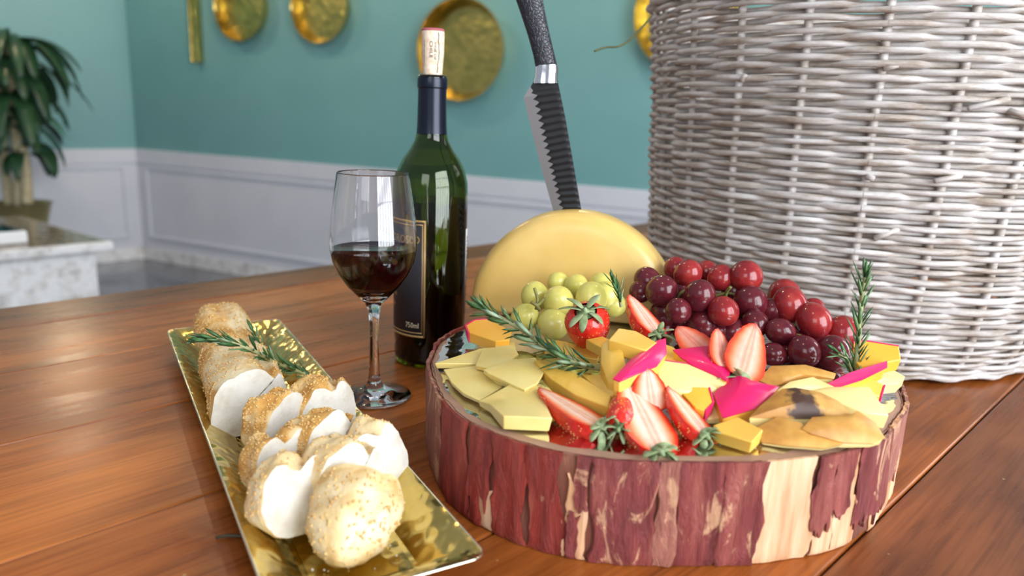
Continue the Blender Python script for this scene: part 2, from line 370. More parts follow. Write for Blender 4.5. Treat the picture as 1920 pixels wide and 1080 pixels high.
def blade_leaf(base, d, L, wd, droop, name, m, parent):
    d = V(d).normalized(); vs = []; fs = []; N = 9; p = V(base); dirn = V(d)
    for i in range(N):
        t = i/(N-1); wv = wd*math.sin(PI*min(1, t*.86+.10))**.75*(1 if t < .97 else .3)
        side = dirn.cross(V((0, 0, 1)))
        side = side.normalized() if side.length > .05 else V((1, 0, 0))
        nn = side.cross(dirn).normalized()
        vs += [p-side*wv+nn*wv*.25, p, p+side*wv+nn*wv*.25]
        p = p+dirn*(L/(N-1)); dirn = (dirn+V((0, 0, -droop))).normalized()
    for i in range(N-1):
        a = i*3; fs += [(a, a+1, a+4, a+3), (a+1, a+2, a+5, a+4)]
    o = part(name, vs, fs, m, parent)
    s = o.modifiers.new('thickness', 'SOLIDIFY'); s.thickness = max(.0006, wd*.06); return o
hd = [(15, 75, 20, 1.0), (18, 120, 14, 1.0), (22, 165, 12, .95), (2, 200, 8, .9), (26, 230, 8, .8), (42, 280, 9, .62)]
for (hx, hy, n, s) in hd:
    for k in range(n):
        a = 2*PI*(k+rnd.random()*.7)/n; el = rnd.uniform(.0, .75)
        d = V((math.cos(a), math.sin(a), el))
        blade_leaf(D(hx+rnd.uniform(-6, 6), hy+rnd.uniform(-8, 16), pp.y), d, 118*scl*s*rnd.uniform(.75, 1.2), 11*scl*rnd.uniform(.8, 1.2), rnd.uniform(.22, .42), 'leaf', plant_l if rnd.random() < .06 else plant_m, pl)

# ------------------------------------------------------------------ table
td = V((.743, .669, 0)).normalized(); tn = V((-td.y, td.x, 0))
e1 = W(0, 578, 0); e2 = W(930, 455, 0)
td = (e2-e1).normalized(); tn = V((-td.y, td.x, 0))
def off(px, py): return tn.dot(W(px, py, 0))
seams = [-.62, -.46, -.30, -.14, .01, (off(1580, 1040)+off(1690, 930)+off(1920, 705))/3, off(920, 1001), (off(100, 1013)+off(480, 902))/2]
o1 = off(100, 603); seams += [seams[-1]+(o1-seams[-1])*.34, seams[-1]+(o1-seams[-1])*.68, o1, (off(0, 578)+off(930, 455))/2]
tab = thing('table', V((.25, .75, ZF)), 'reddish brown plank dining table with a border board', 'table')
ang = math.atan2(td.y, td.x); pr = random.Random(5)
for i in range(len(seams)-1):
    a, b_ = seams[i], seams[i+1]; g = .0014
    c = td*.55+tn*((a+b_)/2); c.z = -.02
    bm_v, bm_f = box((0, 0, 0), 2.7, b_-a-g, .04)
    pk = part('plank', [V(v) for v in bm_v], bm_f, wood_m[(2, 2, 2, 2, 2, 0, 0, 1, 0, 1, 2, 0)[i % 12]], None, smooth=False)
    sh = pr.uniform(-9, 9)
    for v in pk.data.vertices: v.co.x += sh
    pk.parent = tab; pk.rotation_euler = (0, 0, ang); q = c-td*sh-V((.25, .75, ZF)); pk.location = (q.x, q.y, q.z-pr.uniform(0, .0006)); bevel(pk, .0016, 2)
inn = []
for s_ in (-.5, 1.55):
    for t_ in (seams[0]+.12, seams[-1]-.14):
        c = td*s_+tn*t_; part('leg', *box((c.x, c.y, (ZF-.04)/2), .09, .09, -.04-ZF, td, tn), wood_m[2], tab, smooth=False)
for t_ in (seams[0]+.12, seams[-1]-.14):
    c = td*.525+tn*t_; part('apron', *box((c.x, c.y, -.085), 2.05, .03, .09, td, tn), wood_m[2], tab, smooth=False)

# ------------------------------------------------------------------ log slice
LC = V((.118, .572, 0)); ZT = .068
def log_r(a, z=None):
    r = .186+.006*math.sin(2*a+.6)+.004*math.sin(3*a+1.9)+.0035*math.sin(5*a+.4)
    r += .003*noise.noise(V((math.cos(a)*4, math.sin(a)*4, 1.3)))
    return r
def ang_px(px, py, z=0.0):
    p = W(px, py, z)-LC; return math.atan2(p.y, p.x)
logo = thing('log_slice', LC, 'thick round wood slice with peeling red bark carrying the cheese and fruit', 'serving board')
m, nt, b = newmat('split_wood'); vec = coords(nt, (1, 1, .09)); n = tex(nt, vec, 'Noise', 95, 5, .6); n2 = tex(nt, coords(nt, (1, 1, .3)), 'Noise', 22, 4)
c = ramp(nt, n.outputs[0], [(.3, (.46, .22, .10)), (.5, (.70, .43, .25)), (.7, (.82, .62, .43))])
nt.links.new(mixc(nt, .6, c, ramp(nt, n2.outputs[0], [(.30, (.80, .55, .44)), (.5, (1.05, 1, .95))]), 'MULTIPLY'), b.inputs['Base Color']); setp(b, rough=.7); bump(nt, b, n.outputs[0], .6, .002)
logwood_m = m
def barkmat(name, stops, peel):
    m, nt, b = newmat(name); vec = coords(nt, (1, 1, .25)); n = tex(nt, vec, 'Noise', 40, 7, .7, .6); n2 = tex(nt, coords(nt, (1, 1, .45)), 'Noise', 36, 6, .68, 1.2)
    c = ramp(nt, n.outputs[0], stops)
    nt.links.new(mixc(nt, ramp(nt, n2.outputs[0], [(peel, (0, 0, 0)), (peel+.05, (1, 1, 1))]), c, (.58, .31, .18)), b.inputs['Base Color'])
    setp(b, rough=.55); n3 = tex(nt, coords(nt, (1, 1, .22)), 'Noise', 110, 7, .7, .8); bump(nt, b, n3.outputs[0], 1.0, .0045); return m
barks = [barkmat('crimson_bark', [(.3, (.16, .013, .010)), (.52, (.29, .034, .024)), (.75, (.42, .10, .062))], .62),
         barkmat('maroon_bark', [(.3, (.11, .016, .019)), (.52, (.24, .046, .042)), (.75, (.42, .13, .095))], .58),
         barkmat('rose_bark', [(.3, (.20, .055, .045)), (.52, (.38, .14, .10)), (.75, (.52, .25, .17))], .54)]
NA = 220
vs = []; fs = []; rows = [0, .002, .012, .024, .036, .048, .058, .0645, .067]
for z in rows:
    for k in range(NA):
        a = 2*PI*k/NA; r = log_r(a)-.0045+.0016*noise.noise(V((math.cos(a)*30, math.sin(a)*30, z*14)))+.004*(z/ZT-.5)*0
        if z == rows[-1]: r -= .0025
        if z == 0: r -= .002
        vs.append(LC+V((math.cos(a)*r, math.sin(a)*r, z)))
for i in range(len(rows)-1):
    for k in range(NA): k2 = (k+1) % NA; fs.append((i*NA+k, i*NA+k2, (i+1)*NA+k2, (i+1)*NA+k))
fs.append(tuple(range(NA-1, -1, -1)))
inner_bark = nmat('inner_bark', [(.3, (.10, .028, .020)), (.55, (.22, .075, .045)), (.75, (.42, .20, .11))], 60, (1, 1, .15), rough=.8, bmp=.6, bdist=.003)
part('wood_core', vs, fs, inner_bark, logo, sharp=60)
m, nt, b = newmat('log_end_grain'); tc = nt.nodes.new('ShaderNodeTexCoord'); n = tex(nt, tc.outputs['Object'], 'Noise', 9, 4)
ln = nt.nodes.new('ShaderNodeVectorMath'); ln.operation = 'LENGTH'; nt.links.new(tc.outputs['Object'], ln.inputs[0])
ma = nt.nodes.new('ShaderNodeMath'); ma.operation = 'MULTIPLY_ADD'; nt.links.new(n.outputs[0], ma.inputs[0]); ma.inputs[1].default_value = .05; nt.links.new(ln.outputs['Value'], ma.inputs[2])
base = ramp(nt, ma.outputs[0], [(.10, (.20, .075, .05)), (.172, (.23, .10, .07)), (.184, (.36, .19, .115)), (.205, (.40, .24, .16))])
si = nt.nodes.new('ShaderNodeMath'); si.operation = 'MULTIPLY'; nt.links.new(ma.outputs[0], si.inputs[0]); si.inputs[1].default_value = 900
s2 = nt.nodes.new('ShaderNodeMath'); s2.operation = 'SINE'; nt.links.new(si.outputs[0], s2.inputs[0])
nt.links.new(mixc(nt, .25, base, ramp(nt, s2.outputs[0], [(0, (.7, .7, .7)), (1, (1.1, 1.1, 1.1))]), 'MULTIPLY'), b.inputs['Base Color']); setp(b, rough=.5)
vs = [LC+V((0, 0, ZT-.0004))]; fs = []
for ring in (.5, .97, 1.0):
    for k in range(NA):
        a = 2*PI*k/NA; r = (log_r(a)-.006)*ring; vs.append(LC+V((math.cos(a)*r, math.sin(a)*r, ZT-.0004-(.0012 if ring == 1 else 0))))
for k in range(NA):
    k2 = (k+1) % NA; fs.append((0, 1+k, 1+k2))
    for q in (0, 1): fs.append((1+q*NA+k, 1+(q+1)*NA+k, 1+(q+1)*NA+k2, 1+q*NA+k2))
part('cut_top', vs, fs, m, logo)
def bark(a0, a1, z0, z1, mt, thick=.003, seed=0, ragged=.006, name='bark_strip'):
    nz = 15; na = max(6, int((a1-a0)/.008)); vs = []; fs = []
    def wob(z, k): return .034*noise.noise(V((z*30, seed*3.1, k)))+.010*noise.noise(V((z*150, seed*1.7, k+3)))
    for i in range(nz):
        for j in range(na+1):
            fz = i/(nz-1); fa = j/na
            z = z0+(z1-z0)*fz
            g = (noise.noise(V((a0*30+fa*(a1-a0)*60, seed, 2)))+.6*noise.noise(V((a0*30+fa*(a1-a0)*190, seed, 4))))*ragged
            if z0 > .004: z += g*1.8*(1-fz)**2
            if z1 < ZT-.004: z += g*1.8*fz**2
            a = a0+(a1-a0)*fa+wob(z, 1)*(1-fa)**3+wob(z, 5)*fa**3
            edge = min(fa, 1-fa)*na
            r = log_r(a)-.0045+thick*(.55 if edge < .5 else .75+.45*noise.noise(V((a*20, z*24, seed)))+.15*noise.noise(V((a*70, z*60, seed))))
            if i == 0 and z0 < .004: r -= .001
            vs.append(LC+V((math.cos(a)*r, math.sin(a)*r, min(max(z, .0005), ZT+.0004))))
    for i in range(nz-1):
        for j in range(na): k = i*(na+1)+j; fs.append((k, k+1, k+na+2, k+na+1))
    o = part(name, vs, fs, mt, logo)
    s = o.modifiers.new('thickness', 'SOLIDIFY'); s.thickness = .0022; s.offset = -1
    e = o.modifiers.new('crisp_edges', 'EDGE_SPLIT'); e.split_angle = math.radians(40)
    return o
def A_(px):   # angle around the log for a pixel column along its lower front edge
    best = None
    for k in range(2000):
        a = -PI+2*PI*k/2000; r = log_r(a); p = LC+V((math.cos(a)*r, math.sin(a)*r, .03)); v = p-EYE
        if V((math.cos(a), math.sin(a), 0)).dot(EYE-LC) < .0: continue
        e = abs(960+F*v.dot(RT)/v.dot(fw)-px)
        if best is None or e < best[0]: best = (e, a)
    return best[1]
TB = [  # left px, right px, z0, z1, bark kind
    (803, 820, 0, .068, 2), (820, 872, 0, .068, 0), (872, 914, .020, .068, 0), (914, 980, 0, .068, 0), (872, 890, 0, .030, 0),
    (980, 1054, 0, .068, 0), (1054, 1078, .0, .030, 1), (1068, 1100, .034, .068, 1), (1100, 1228, 0, .068, 1),
    (1230, 1268, 0, .068, 2), (1268, 1352, .0, .068, 1), (1352, 1432, 0, .068, 1),
    (1526, 1566, .018, .068, 1), (1566, 1602, .026, .068, 1), (1610, 1668, .014, .068, 1), (1672, 1690, .024, .068, 2)]
barks.append(logwood_m)
TB += [(1424, 1532, 0, .068, 3), (1540, 1580, 0, .024, 3), (1576, 1618, 0, .036, 3), (1590, 1606, .030, .068, 3), (1650, 1682, 0, .030, 3), (1668, 1704, 0, .068, 3), (1050, 1098, .0, .052, 3), (884, 914, 0, .028, 3), (1330, 1344, 0, .060, 3)]
for i, (x0, x1, z0, z1, kd) in enumerate(TB):
    a0, a1 = A_(x0), A_(x1); a0, a1 = min(a0, a1), max(a0, a1)
    if a1-a0 > PI: a0, a1 = a1, a0+2*PI
    bark(a0+.0005, a1-.0005, z0, z1, barks[kd], (.0034+.0006*((i*7) % 5-2)/2) if kd < 3 else .0019, i+1, name='bark_strip' if kd < 3 else 'bare_wood')
aR = max(A_(1700), A_(1690)); aL = min(A_(803), 0)
a = aR+.02; i = 50
aEnd = A_(803)+(2*PI if A_(803) < aR else 0)
while a < aEnd-.03:
    wd = .12+.16*random.random(); bark(a, min(a+wd, aEnd-.01), 0, .068, barks[i % 3], .0034, i); a += wd+.006; i += 1
# clear film over the top
film_m, nt, b = newmat('clear_plastic_film'); nt.nodes.remove(b)
out = nt.nodes['Material Output']; tr = nt.nodes.new('ShaderNodeBsdfTransparent'); gl = nt.nodes.new('ShaderNodeBsdfGlossy'); gl.inputs['Roughness'].default_value = .06
fr = nt.nodes.new('ShaderNodeFresnel'); fr.inputs['IOR'].default_value = 1.55; mx = nt.nodes.new('ShaderNodeMixShader')
nt.links.new(fr.outputs[0], mx.inputs[0]); nt.links.new(tr.outputs[0], mx.inputs[1]); nt.links.new(gl.outputs[0], mx.inputs[2]); nt.links.new(mx.outputs[0], out.inputs[0])
n = tex(nt, coords(nt, (1, 1, 1)), 'Noise', 38, 3); bp = nt.nodes.new('ShaderNodeBump'); bp.inputs['Strength'].default_value = .3; bp.inputs['Distance'].default_value = .003
nt.links.new(n.outputs[0], bp.inputs['Height']); nt.links.new(bp.outputs[0], gl.inputs['Normal']); nt.links.new(bp.outputs[0], fr.inputs['Normal'])
vs = [LC+V((0, 0, ZT+.0006))]; fs = []; rings = [.2, .4, .6, .75, .86, .93, .97]
for ring in rings:
    for k in range(NA):
        a = 2*PI*k/NA; r = (log_r(a)-.004)*ring
        if ring == rings[-1]: r *= 1-.03*abs(noise.noise(V((math.cos(a)*9, math.sin(a)*9, 4))))
        z = ZT+.0008+max(0, .0016*noise.noise(V((math.cos(a)*r*60, math.sin(a)*r*60, 9))))*(1 if ring > .5 else .2)
        vs.append(LC+V((math.cos(a)*r, math.sin(a)*r, z)))
for k in range(NA):
    k2 = (k+1) % NA; fs.append((0, 1+k, 1+k2))
    for q in range(len(rings)-1): fs.append((1+q*NA+k, 1+(q+1)*NA+k, 1+(q+1)*NA+k2, 1+q*NA+k2))
film = part('plastic_film', vs, fs, film_m, None, org=LC+V((0, 0, ZT))); tag(film, 'clear shiny plastic film stretched over the top of the log slice', 'film')

# ------------------------------------------------------------------ wicker basket
BC = V((.432, .962, 0)); NS = 24; HB = .405
def bas_r(z): return interp([(0, .214), (.02, .228), (.05, .240), (.12, .249), (.25, .257), (.45, .271)], z)
bas = thing('wicker_basket', BC, 'large round greywashed wicker basket standing behind the log slice', 'basket')
def _sx(a):
    r = bas_r(.13); v = BC+V((math.cos(a)*r, math.sin(a)*r, .13))-EYE; return 960+F*v.dot(RT)/v.dot(fw)
sa0 = min((k*.001-2.4 for k in range(1400)), key=lambda a: abs(_sx(a)-1600))
for k in range(NS):
    a = sa0+2*PI*k/NS; pts = []
    for i in range(22):
        z = .004+(HB-.004)*i/21; r = bas_r(z); aa = a+.006*noise.noise(V((k*3.3, z*9, 0)))
        pts.append(BC+V((math.cos(aa)*r, math.sin(aa)*r, z)))
    part('stake', *tube(pts, [.0042]*22, 7, hint=(1, 0, .2)), wick_m, bas)
z = .0045; row = 0; br = random.Random(11)
while z < HB-.014:
    foot = z < .045
    rr = br.uniform(.0025, .0037) if not foot else br.uniform(.0021, .0027)
    zc_ = z+rr; pts = []; rad = []; per = 8; N = NS*per; ph = row % 2; sd = br.random()*50
    amp = .0047
    for i in range(N):
        a = sa0+2*PI*i/N; u = i/per
        wv = math.cos(PI*(u+ph)); wv = math.copysign(abs(wv)**.6, wv)
        if foot: wv = math.cos(PI*(u*.5+row*.5)*2); 
        zz = zc_+.0016*noise.noise(V((math.cos(a)*5, math.sin(a)*5, sd)))*(1 if not foot else .4)
        r = bas_r(zz)+amp*wv+.0008*noise.noise(V((a*9, sd, 2)))
        pts.append(BC+V((math.cos(a)*r, math.sin(a)*r, zz)))
        rad.append(rr*(1+.20*noise.noise(V((math.cos(a)*5, math.sin(a)*5, sd+9)))))
    pts.append(pts[0]); rad.append(rad[0])
    part('woven_rod', *tube(pts, rad, 7, cap=False, flat=1.0), wick_m, bas)
    z += rr*1.74+(.0012 if br.random() < .10 else 0); row += 1
for k, (zz, dr, r) in enumerate([(HB-.010, .004, .006), (HB, -.003, .0062), (HB+.006, .003, .006), (.0075, .0035, .0042)]):
    pts = []; N = 120
    for i in range(N+1):
        a = 2*PI*i/N; R = bas_r(zz)+dr+.002*math.sin(a*24+k*2); pts.append(BC+V((math.cos(a)*R, math.sin(a)*R, zz+.0018*math.cos(a*24+k*2))))
    part('rim_rod' if k < 3 else 'foot_rod', *tube(pts, r, 8, cap=False), wick_m, bas)
part('basket_floor', *capped([(.01, .006), (.225, .006), (.225, .010), (.01, .010)], 48, BC), wick_m, bas, sharp=40)
# broken ends that stick out of the weave
for (px, py, dx, dy) in [(1392, 150, 6, -10), (1628, 332, 10, 3), (1660, 128, 22, -6), (1890, 186, -60, 14), (1893, 208, 40, 14), (1362, 452, 46, 4), (1640, 447, 40, -16), (1800, 330, -40, 8)]:
    d = (fw*F+RT*(px-960)-UP*(py-540)).normalized(); t = .5; p = EYE+d*t
    while (V((p.x, p.y, 0))-BC).length > bas_r(max(0, p.z))+.007 and t < 1.5: t += .002; p = EYE+d*t
    q = p+RT*dx*t/F-UP*dy*t/F-d*.004
    part('broken_end', *tube([p+d*.008, p, q], [.0028, .003, .0026], 7), wick_m, bas)
t1 = bas
part('vine_stem', *tube(catmull([D(1222, 30, .86), D(1203, 52, .84), D(1180, 75, .82), D(1160, 87, .81), D(1135, 89, .81), D(1115, 96, .80)], 5), [.0011]*26, 6), mat('vine_green', (.07, .075, .02), .6), t1)

# ------------------------------------------------------------------ wine bottle
BB = W(804.5, 671, 0)
pxm = None
bot = thing('wine_bottle', BB, 'dark green wine bottle with black and gold label and navy neck sleeve', 'bottle')
prof = [(.0, .012), (.020, .006), (.033, .0), (.0362, .002), (.0372, .008), (.0375, .10), (.0375, .178), (.0368, .190), (.0340, .202), (.0285, .213), (.0220, .222), (.0172, .231), (.0150, .240), (.0140, .252), (.0136, .288), (.0142, .2885), (.0142, .2945), (.0128, .2955), (.0096, .2955), (.0100, .28), (.0110, .252), (.0128, .238), (.0200, .2245), (.0268, .213), (.0325, .202), (.0354, .19), (.0363, .178), (.0363, .01), (.030, .006), (.0, .015)]
SC = .99
prof = [(r, z*SC) for r, z in prof]
part('bottle_glass', *lathe(prof, 72, BB), green_glass, bot)
zl = .1705
wp = [(.0, .0155), (.029, .0075), (.0352, .0105), (.03645, .02), (.03645, zl-.001), (.0360, zl), (.0, zl)]
part('wine', *lathe(wp, 64, BB), bottle_wine, bot, sharp=40)
cp = [(.01535, .236), (.01475, .243), (.01445, .252), (.01405, .276), (.0141, .2795), (.01475, .2800), (.0149, .281), (.0149, .2885), (.0146, .2895), (.0143, .2895), (.0141, .28), (.0137, .276), (.0142, .25), (.0151, .236)]
part('neck_sleeve', *lathe(cp, 64, BB, closed=True), capsule_m, bot, sharp=50)
vaz = math.atan2((EYE-BB).y, (EYE-BB).x)    # azimuth that faces the camera; positive turns to the right in the picture
def cyl_patch(name, R, a0, a1, z0, z1, th, m, parent, n=26, holes=None, c=BB):
    vs = []; fs = []
    for i in range(n+1):
        a = vaz+math.radians(a0+(a1-a0)*i/n)
        for z in (z0, z1): vs.append(c+V((math.cos(a)*R, math.sin(a)*R, z)))
    for i in range(n): fs.append((i*2, i*2+2, i*2+3, i*2+1))
    o = part(name, vs, fs, m, parent); s = o.modifiers.new('thickness', 'SOLIDIFY'); s.thickness = th; s.offset = 1; return o
RB = .0376
lb = cyl_patch('front_label', RB, -7, -150, .0335, .1535, .0002, label_m, bot)
for (u0, u1, z0, z1) in ((-7, -150, .1515, .1535), (-7, -150, .0335, .0355), (-7, -9.6, .0335, .1535), (-11.6, -145, .1485, .1495), (-11.6, -145, .0378, .0388), (-11.2, -12.6, .0378, .1495)):
    cyl_patch('gold_border', RB+.0003, u0, u1, z0, z1, .0001, gold_print, lb)
def text_mesh(s, size):
    cu = bpy.data.curves.new('lettering', 'FONT'); cu.body = s; cu.size = size; cu.resolution_u = 2
    o = bpy.data.objects.new('lettering', cu); C.objects.link(o); dg = bpy.context.evaluated_depsgraph_get()
    me = bpy.data.meshes.new_from_object(o.evaluated_get(dg)); vs = [v.co.copy() for v in me.vertices]; fs = [tuple(p.vertices) for p in me.polygons]
    bpy.data.objects.remove(o, do_unlink=True); bpy.data.curves.remove(cu); bpy.data.meshes.remove(me)
    xs = [v.x for v in vs]; return vs, fs, min(xs), max(xs)
def wrap_text(s, size, end_deg, z, R, m, parent, c=BB, name='lettering', vertical=False, sx=1.0):
    vs, fs, x0, x1 = text_mesh(s, size); out = []
    for v in vs:
        if not vertical:
            a = vaz+math.radians(end_deg)+(v.x-x1)*sx/R; zz = z+v.y
        else:
            a = vaz+math.radians(end_deg)+v.y/R; zz = z-(v.x-x0)*sx
        out.append(c+V((math.cos(a)*R, math.sin(a)*R, zz)))
    return part(name, out, fs, m, parent, smooth=False)
wrap_text('OROSO', .0115, -16, .130, RB+.0004, gold_print, lb, sx=.95)
wrap_text('750ml', .0078, -17, .0435, RB+.0004, mat('pale_gold_print', (.62, .52, .34), .5), lb, sx=.8)
wrap_text('Reserva', .0075, -62, .0740, RB+.0004, gold_print, lb)
wrap_text('Valle', .0085, -68, .0620, RB+.0004, gold_print, lb)
cyl_patch('back_label', RB, 73, 150, .052, .142, .0002, white_label, bot)
for k in range(18): cyl_patch('bar_mark', RB+.0003, 78, 84, .072+.0035*k, .0735+.0035*k+.0006*(k % 3), .0001, ink, bot, n=3)
# cork
CT = BB+V((0, 0, .2925))
ck = thing('cork', CT-V((0, 0, .008)), 'printed pale cork half pushed into the wine bottle', 'cork')
cz = CT-V((0, 0, .010))
part('cork_body', *capped([(.0090, 0), (.0094, .010), (.0101, .020), (.0109, .030), (.0112, .048), (.0110, .0515)], 40, cz), cork_m, ck, sharp=50)
part('stained_end', *capped([(.0111, .0508), (.0111, .0522), (.0104, .0532), (.003, .0535)], 40, cz), cork_top, ck)
def corkR(z): return interp([(0, .0092), (.02, .0103), (.03, .0111), (.05, .0114)], z)
for s, deg, zz, sz in (('CHILE', -16, .041, .0044), ('VINE OF', 6, .0405, .0034)):
    wrap_text(s, sz, deg, zz, .01135, ink, ck, c=cz, vertical=True, sx=1.35)
cyl_patch('printed_rule', .0113, -47, -45, .021, .042, .0001, ink, ck, n=2, c=cz)
pts = []
for i in range(24):
    t = i/23; a = vaz+math.radians(26+6*noise.noise(V((t*7, 3, 0)))+10*t*(1-t)*2); zz = .0495-.038*t
    pts.append(cz+V((math.cos(a), math.sin(a), 0))*(corkR(zz)+.0002)+V((0, 0, zz)))
part('printed_map_line', *tube(pts, .0003, 5), ink, ck)

# ------------------------------------------------------------------ wine glass
GB = W(702, 742, 0)
gls = thing('wine_glass', GB, 'stemmed glass half filled with red wine beside the brass tray', 'wine glass')
outp = [(.0015, .0012), (.020, .0008), (.0325, .0003), (.0338, .0010), (.0336, .0018), (.030, .0030), (.020, .0055), (.011, .0085), (.0068, .0125), (.0052, .020), (.0043, .035), (.0040, .055), (.0044, .072), (.0056, .083), (.0085, .0895), (.0150, .0960), (.0235, .1050), (.0310, .1160), (.0358, .1270), (.0380, .1380), (.0380, .1480), (.0366, .1640), (.0342, .1830), (.0310, .2040), (.0306, .2050)]
inp = [(.0300, .2050), (.0302, .2040), (.0333, .1830), (.0357, .1640), (.0371, .1480), (.0371, .1380), (.0349, .1275), (.0300, .1170), (.0224, .1065), (.0140, .0985), (.0070, .0940), (.0, .0925)]
part('glass_body', *lathe(outp+inp, 80, GB), glass_m, gls)
zw = .1385
wi = [(.0, .0928), (.0072, .0942), (.0142, .0987), (.0226, .1067), (.0302, .1172), (.0351, .1277), (.0373, .1372), (.0373, zw), (.0366, zw-.0008), (.0, zw-.0008)]
part('red_wine', *lathe(wi, 72, GB), wine_m, gls, sharp=50)

# ------------------------------------------------------------------ brass tray
u = V((.497, -.868, 0)).normalized(); v_ = V((-u.y, u.x, 0))    # u toward the viewer, v_ to the right
if v_.x < 0: v_ = -v_
rc = (W(323, 615, .022)+W(515, 603, .022))/2
fr_ = W(912, 1042, .022); TL = (fr_-rc).dot(u); TWd = 2*(fr_-rc).dot(v_)
TWd = max(.10, min(.125, TWd))
ctr = rc+u*(TL/2); ctr.z = 0
ry = thing('brass_tray', ctr, 'long rectangular hammered brass tray holding sliced baguette', 'tray')
def rrect(a, b_, r, z, n=5):
    out = []
    for (sx, sy, st) in ((1, 1, 0), (-1, 1, 90), (-1, -1, 180), (1, -1, 270)):
        for i in range(n):
            t = math.radians(st+90*i/(n-1)); out.append(ctr+u*(sx*(a-r)+r*math.cos(t))+v_*(sy*(b_-r)+r*math.sin(t))+V((0, 0, z)))
    return out
a_, b2 = TL/2, TWd/2
loops = [rrect(a_-.034, b2-.030, .004, .0032), rrect(a_-.030, b2-.026, .006, .0036), rrect(a_-.004, b2-.004, .007, .0215), rrect(a_, b2, .008, .0225),
         rrect(a_, b2, .008, .0213), rrect(a_-.004, b2-.004, .007, .0200), rrect(a_-.030, b2-.026, .006, .0022), rrect(a_-.034, b2-.030, .004, .0010)]
vs = [p for l in loops for p in l]; n = len(loops[0]); fs = []
for i in range(7):
    for k in range(n): k2 = (k+1) % n; fs.append((i*n+k, i*n+k2, (i+1)*n+k2, (i+1)*n+k))
fs.append(tuple(range(7*n, 8*n)))
part('tray_rim', vs, fs, tray_m, ry, sharp=25)
gx, gy = 60, 14; vs = []; fs = []
for i in range(gx+1):
    for j in range(gy+1):
        s = -1+2*i/gx; t = -1+2*j/gy
        vs.append(ctr+u*s*(a_-.033)+v_*t*(b2-.029)+V((0, 0, .0036+.0003*noise.noise(V((s*30, t*8, 0))))))
for i in range(gx):
    for j in range(gy): k = i*(gy+1)+j; fs.append((k, k+1, k+gy+2, k+gy+1))
part('tray_floor', vs, fs, tray_m, ry)
part('polished_edge', *tube(rrect(a_+.0004, b2+.0004, .008, .0220)+[rrect(a_+.0004, b2+.0004, .008, .0220)[0]], .0009, 6, cap=False), silver_edge, ry)

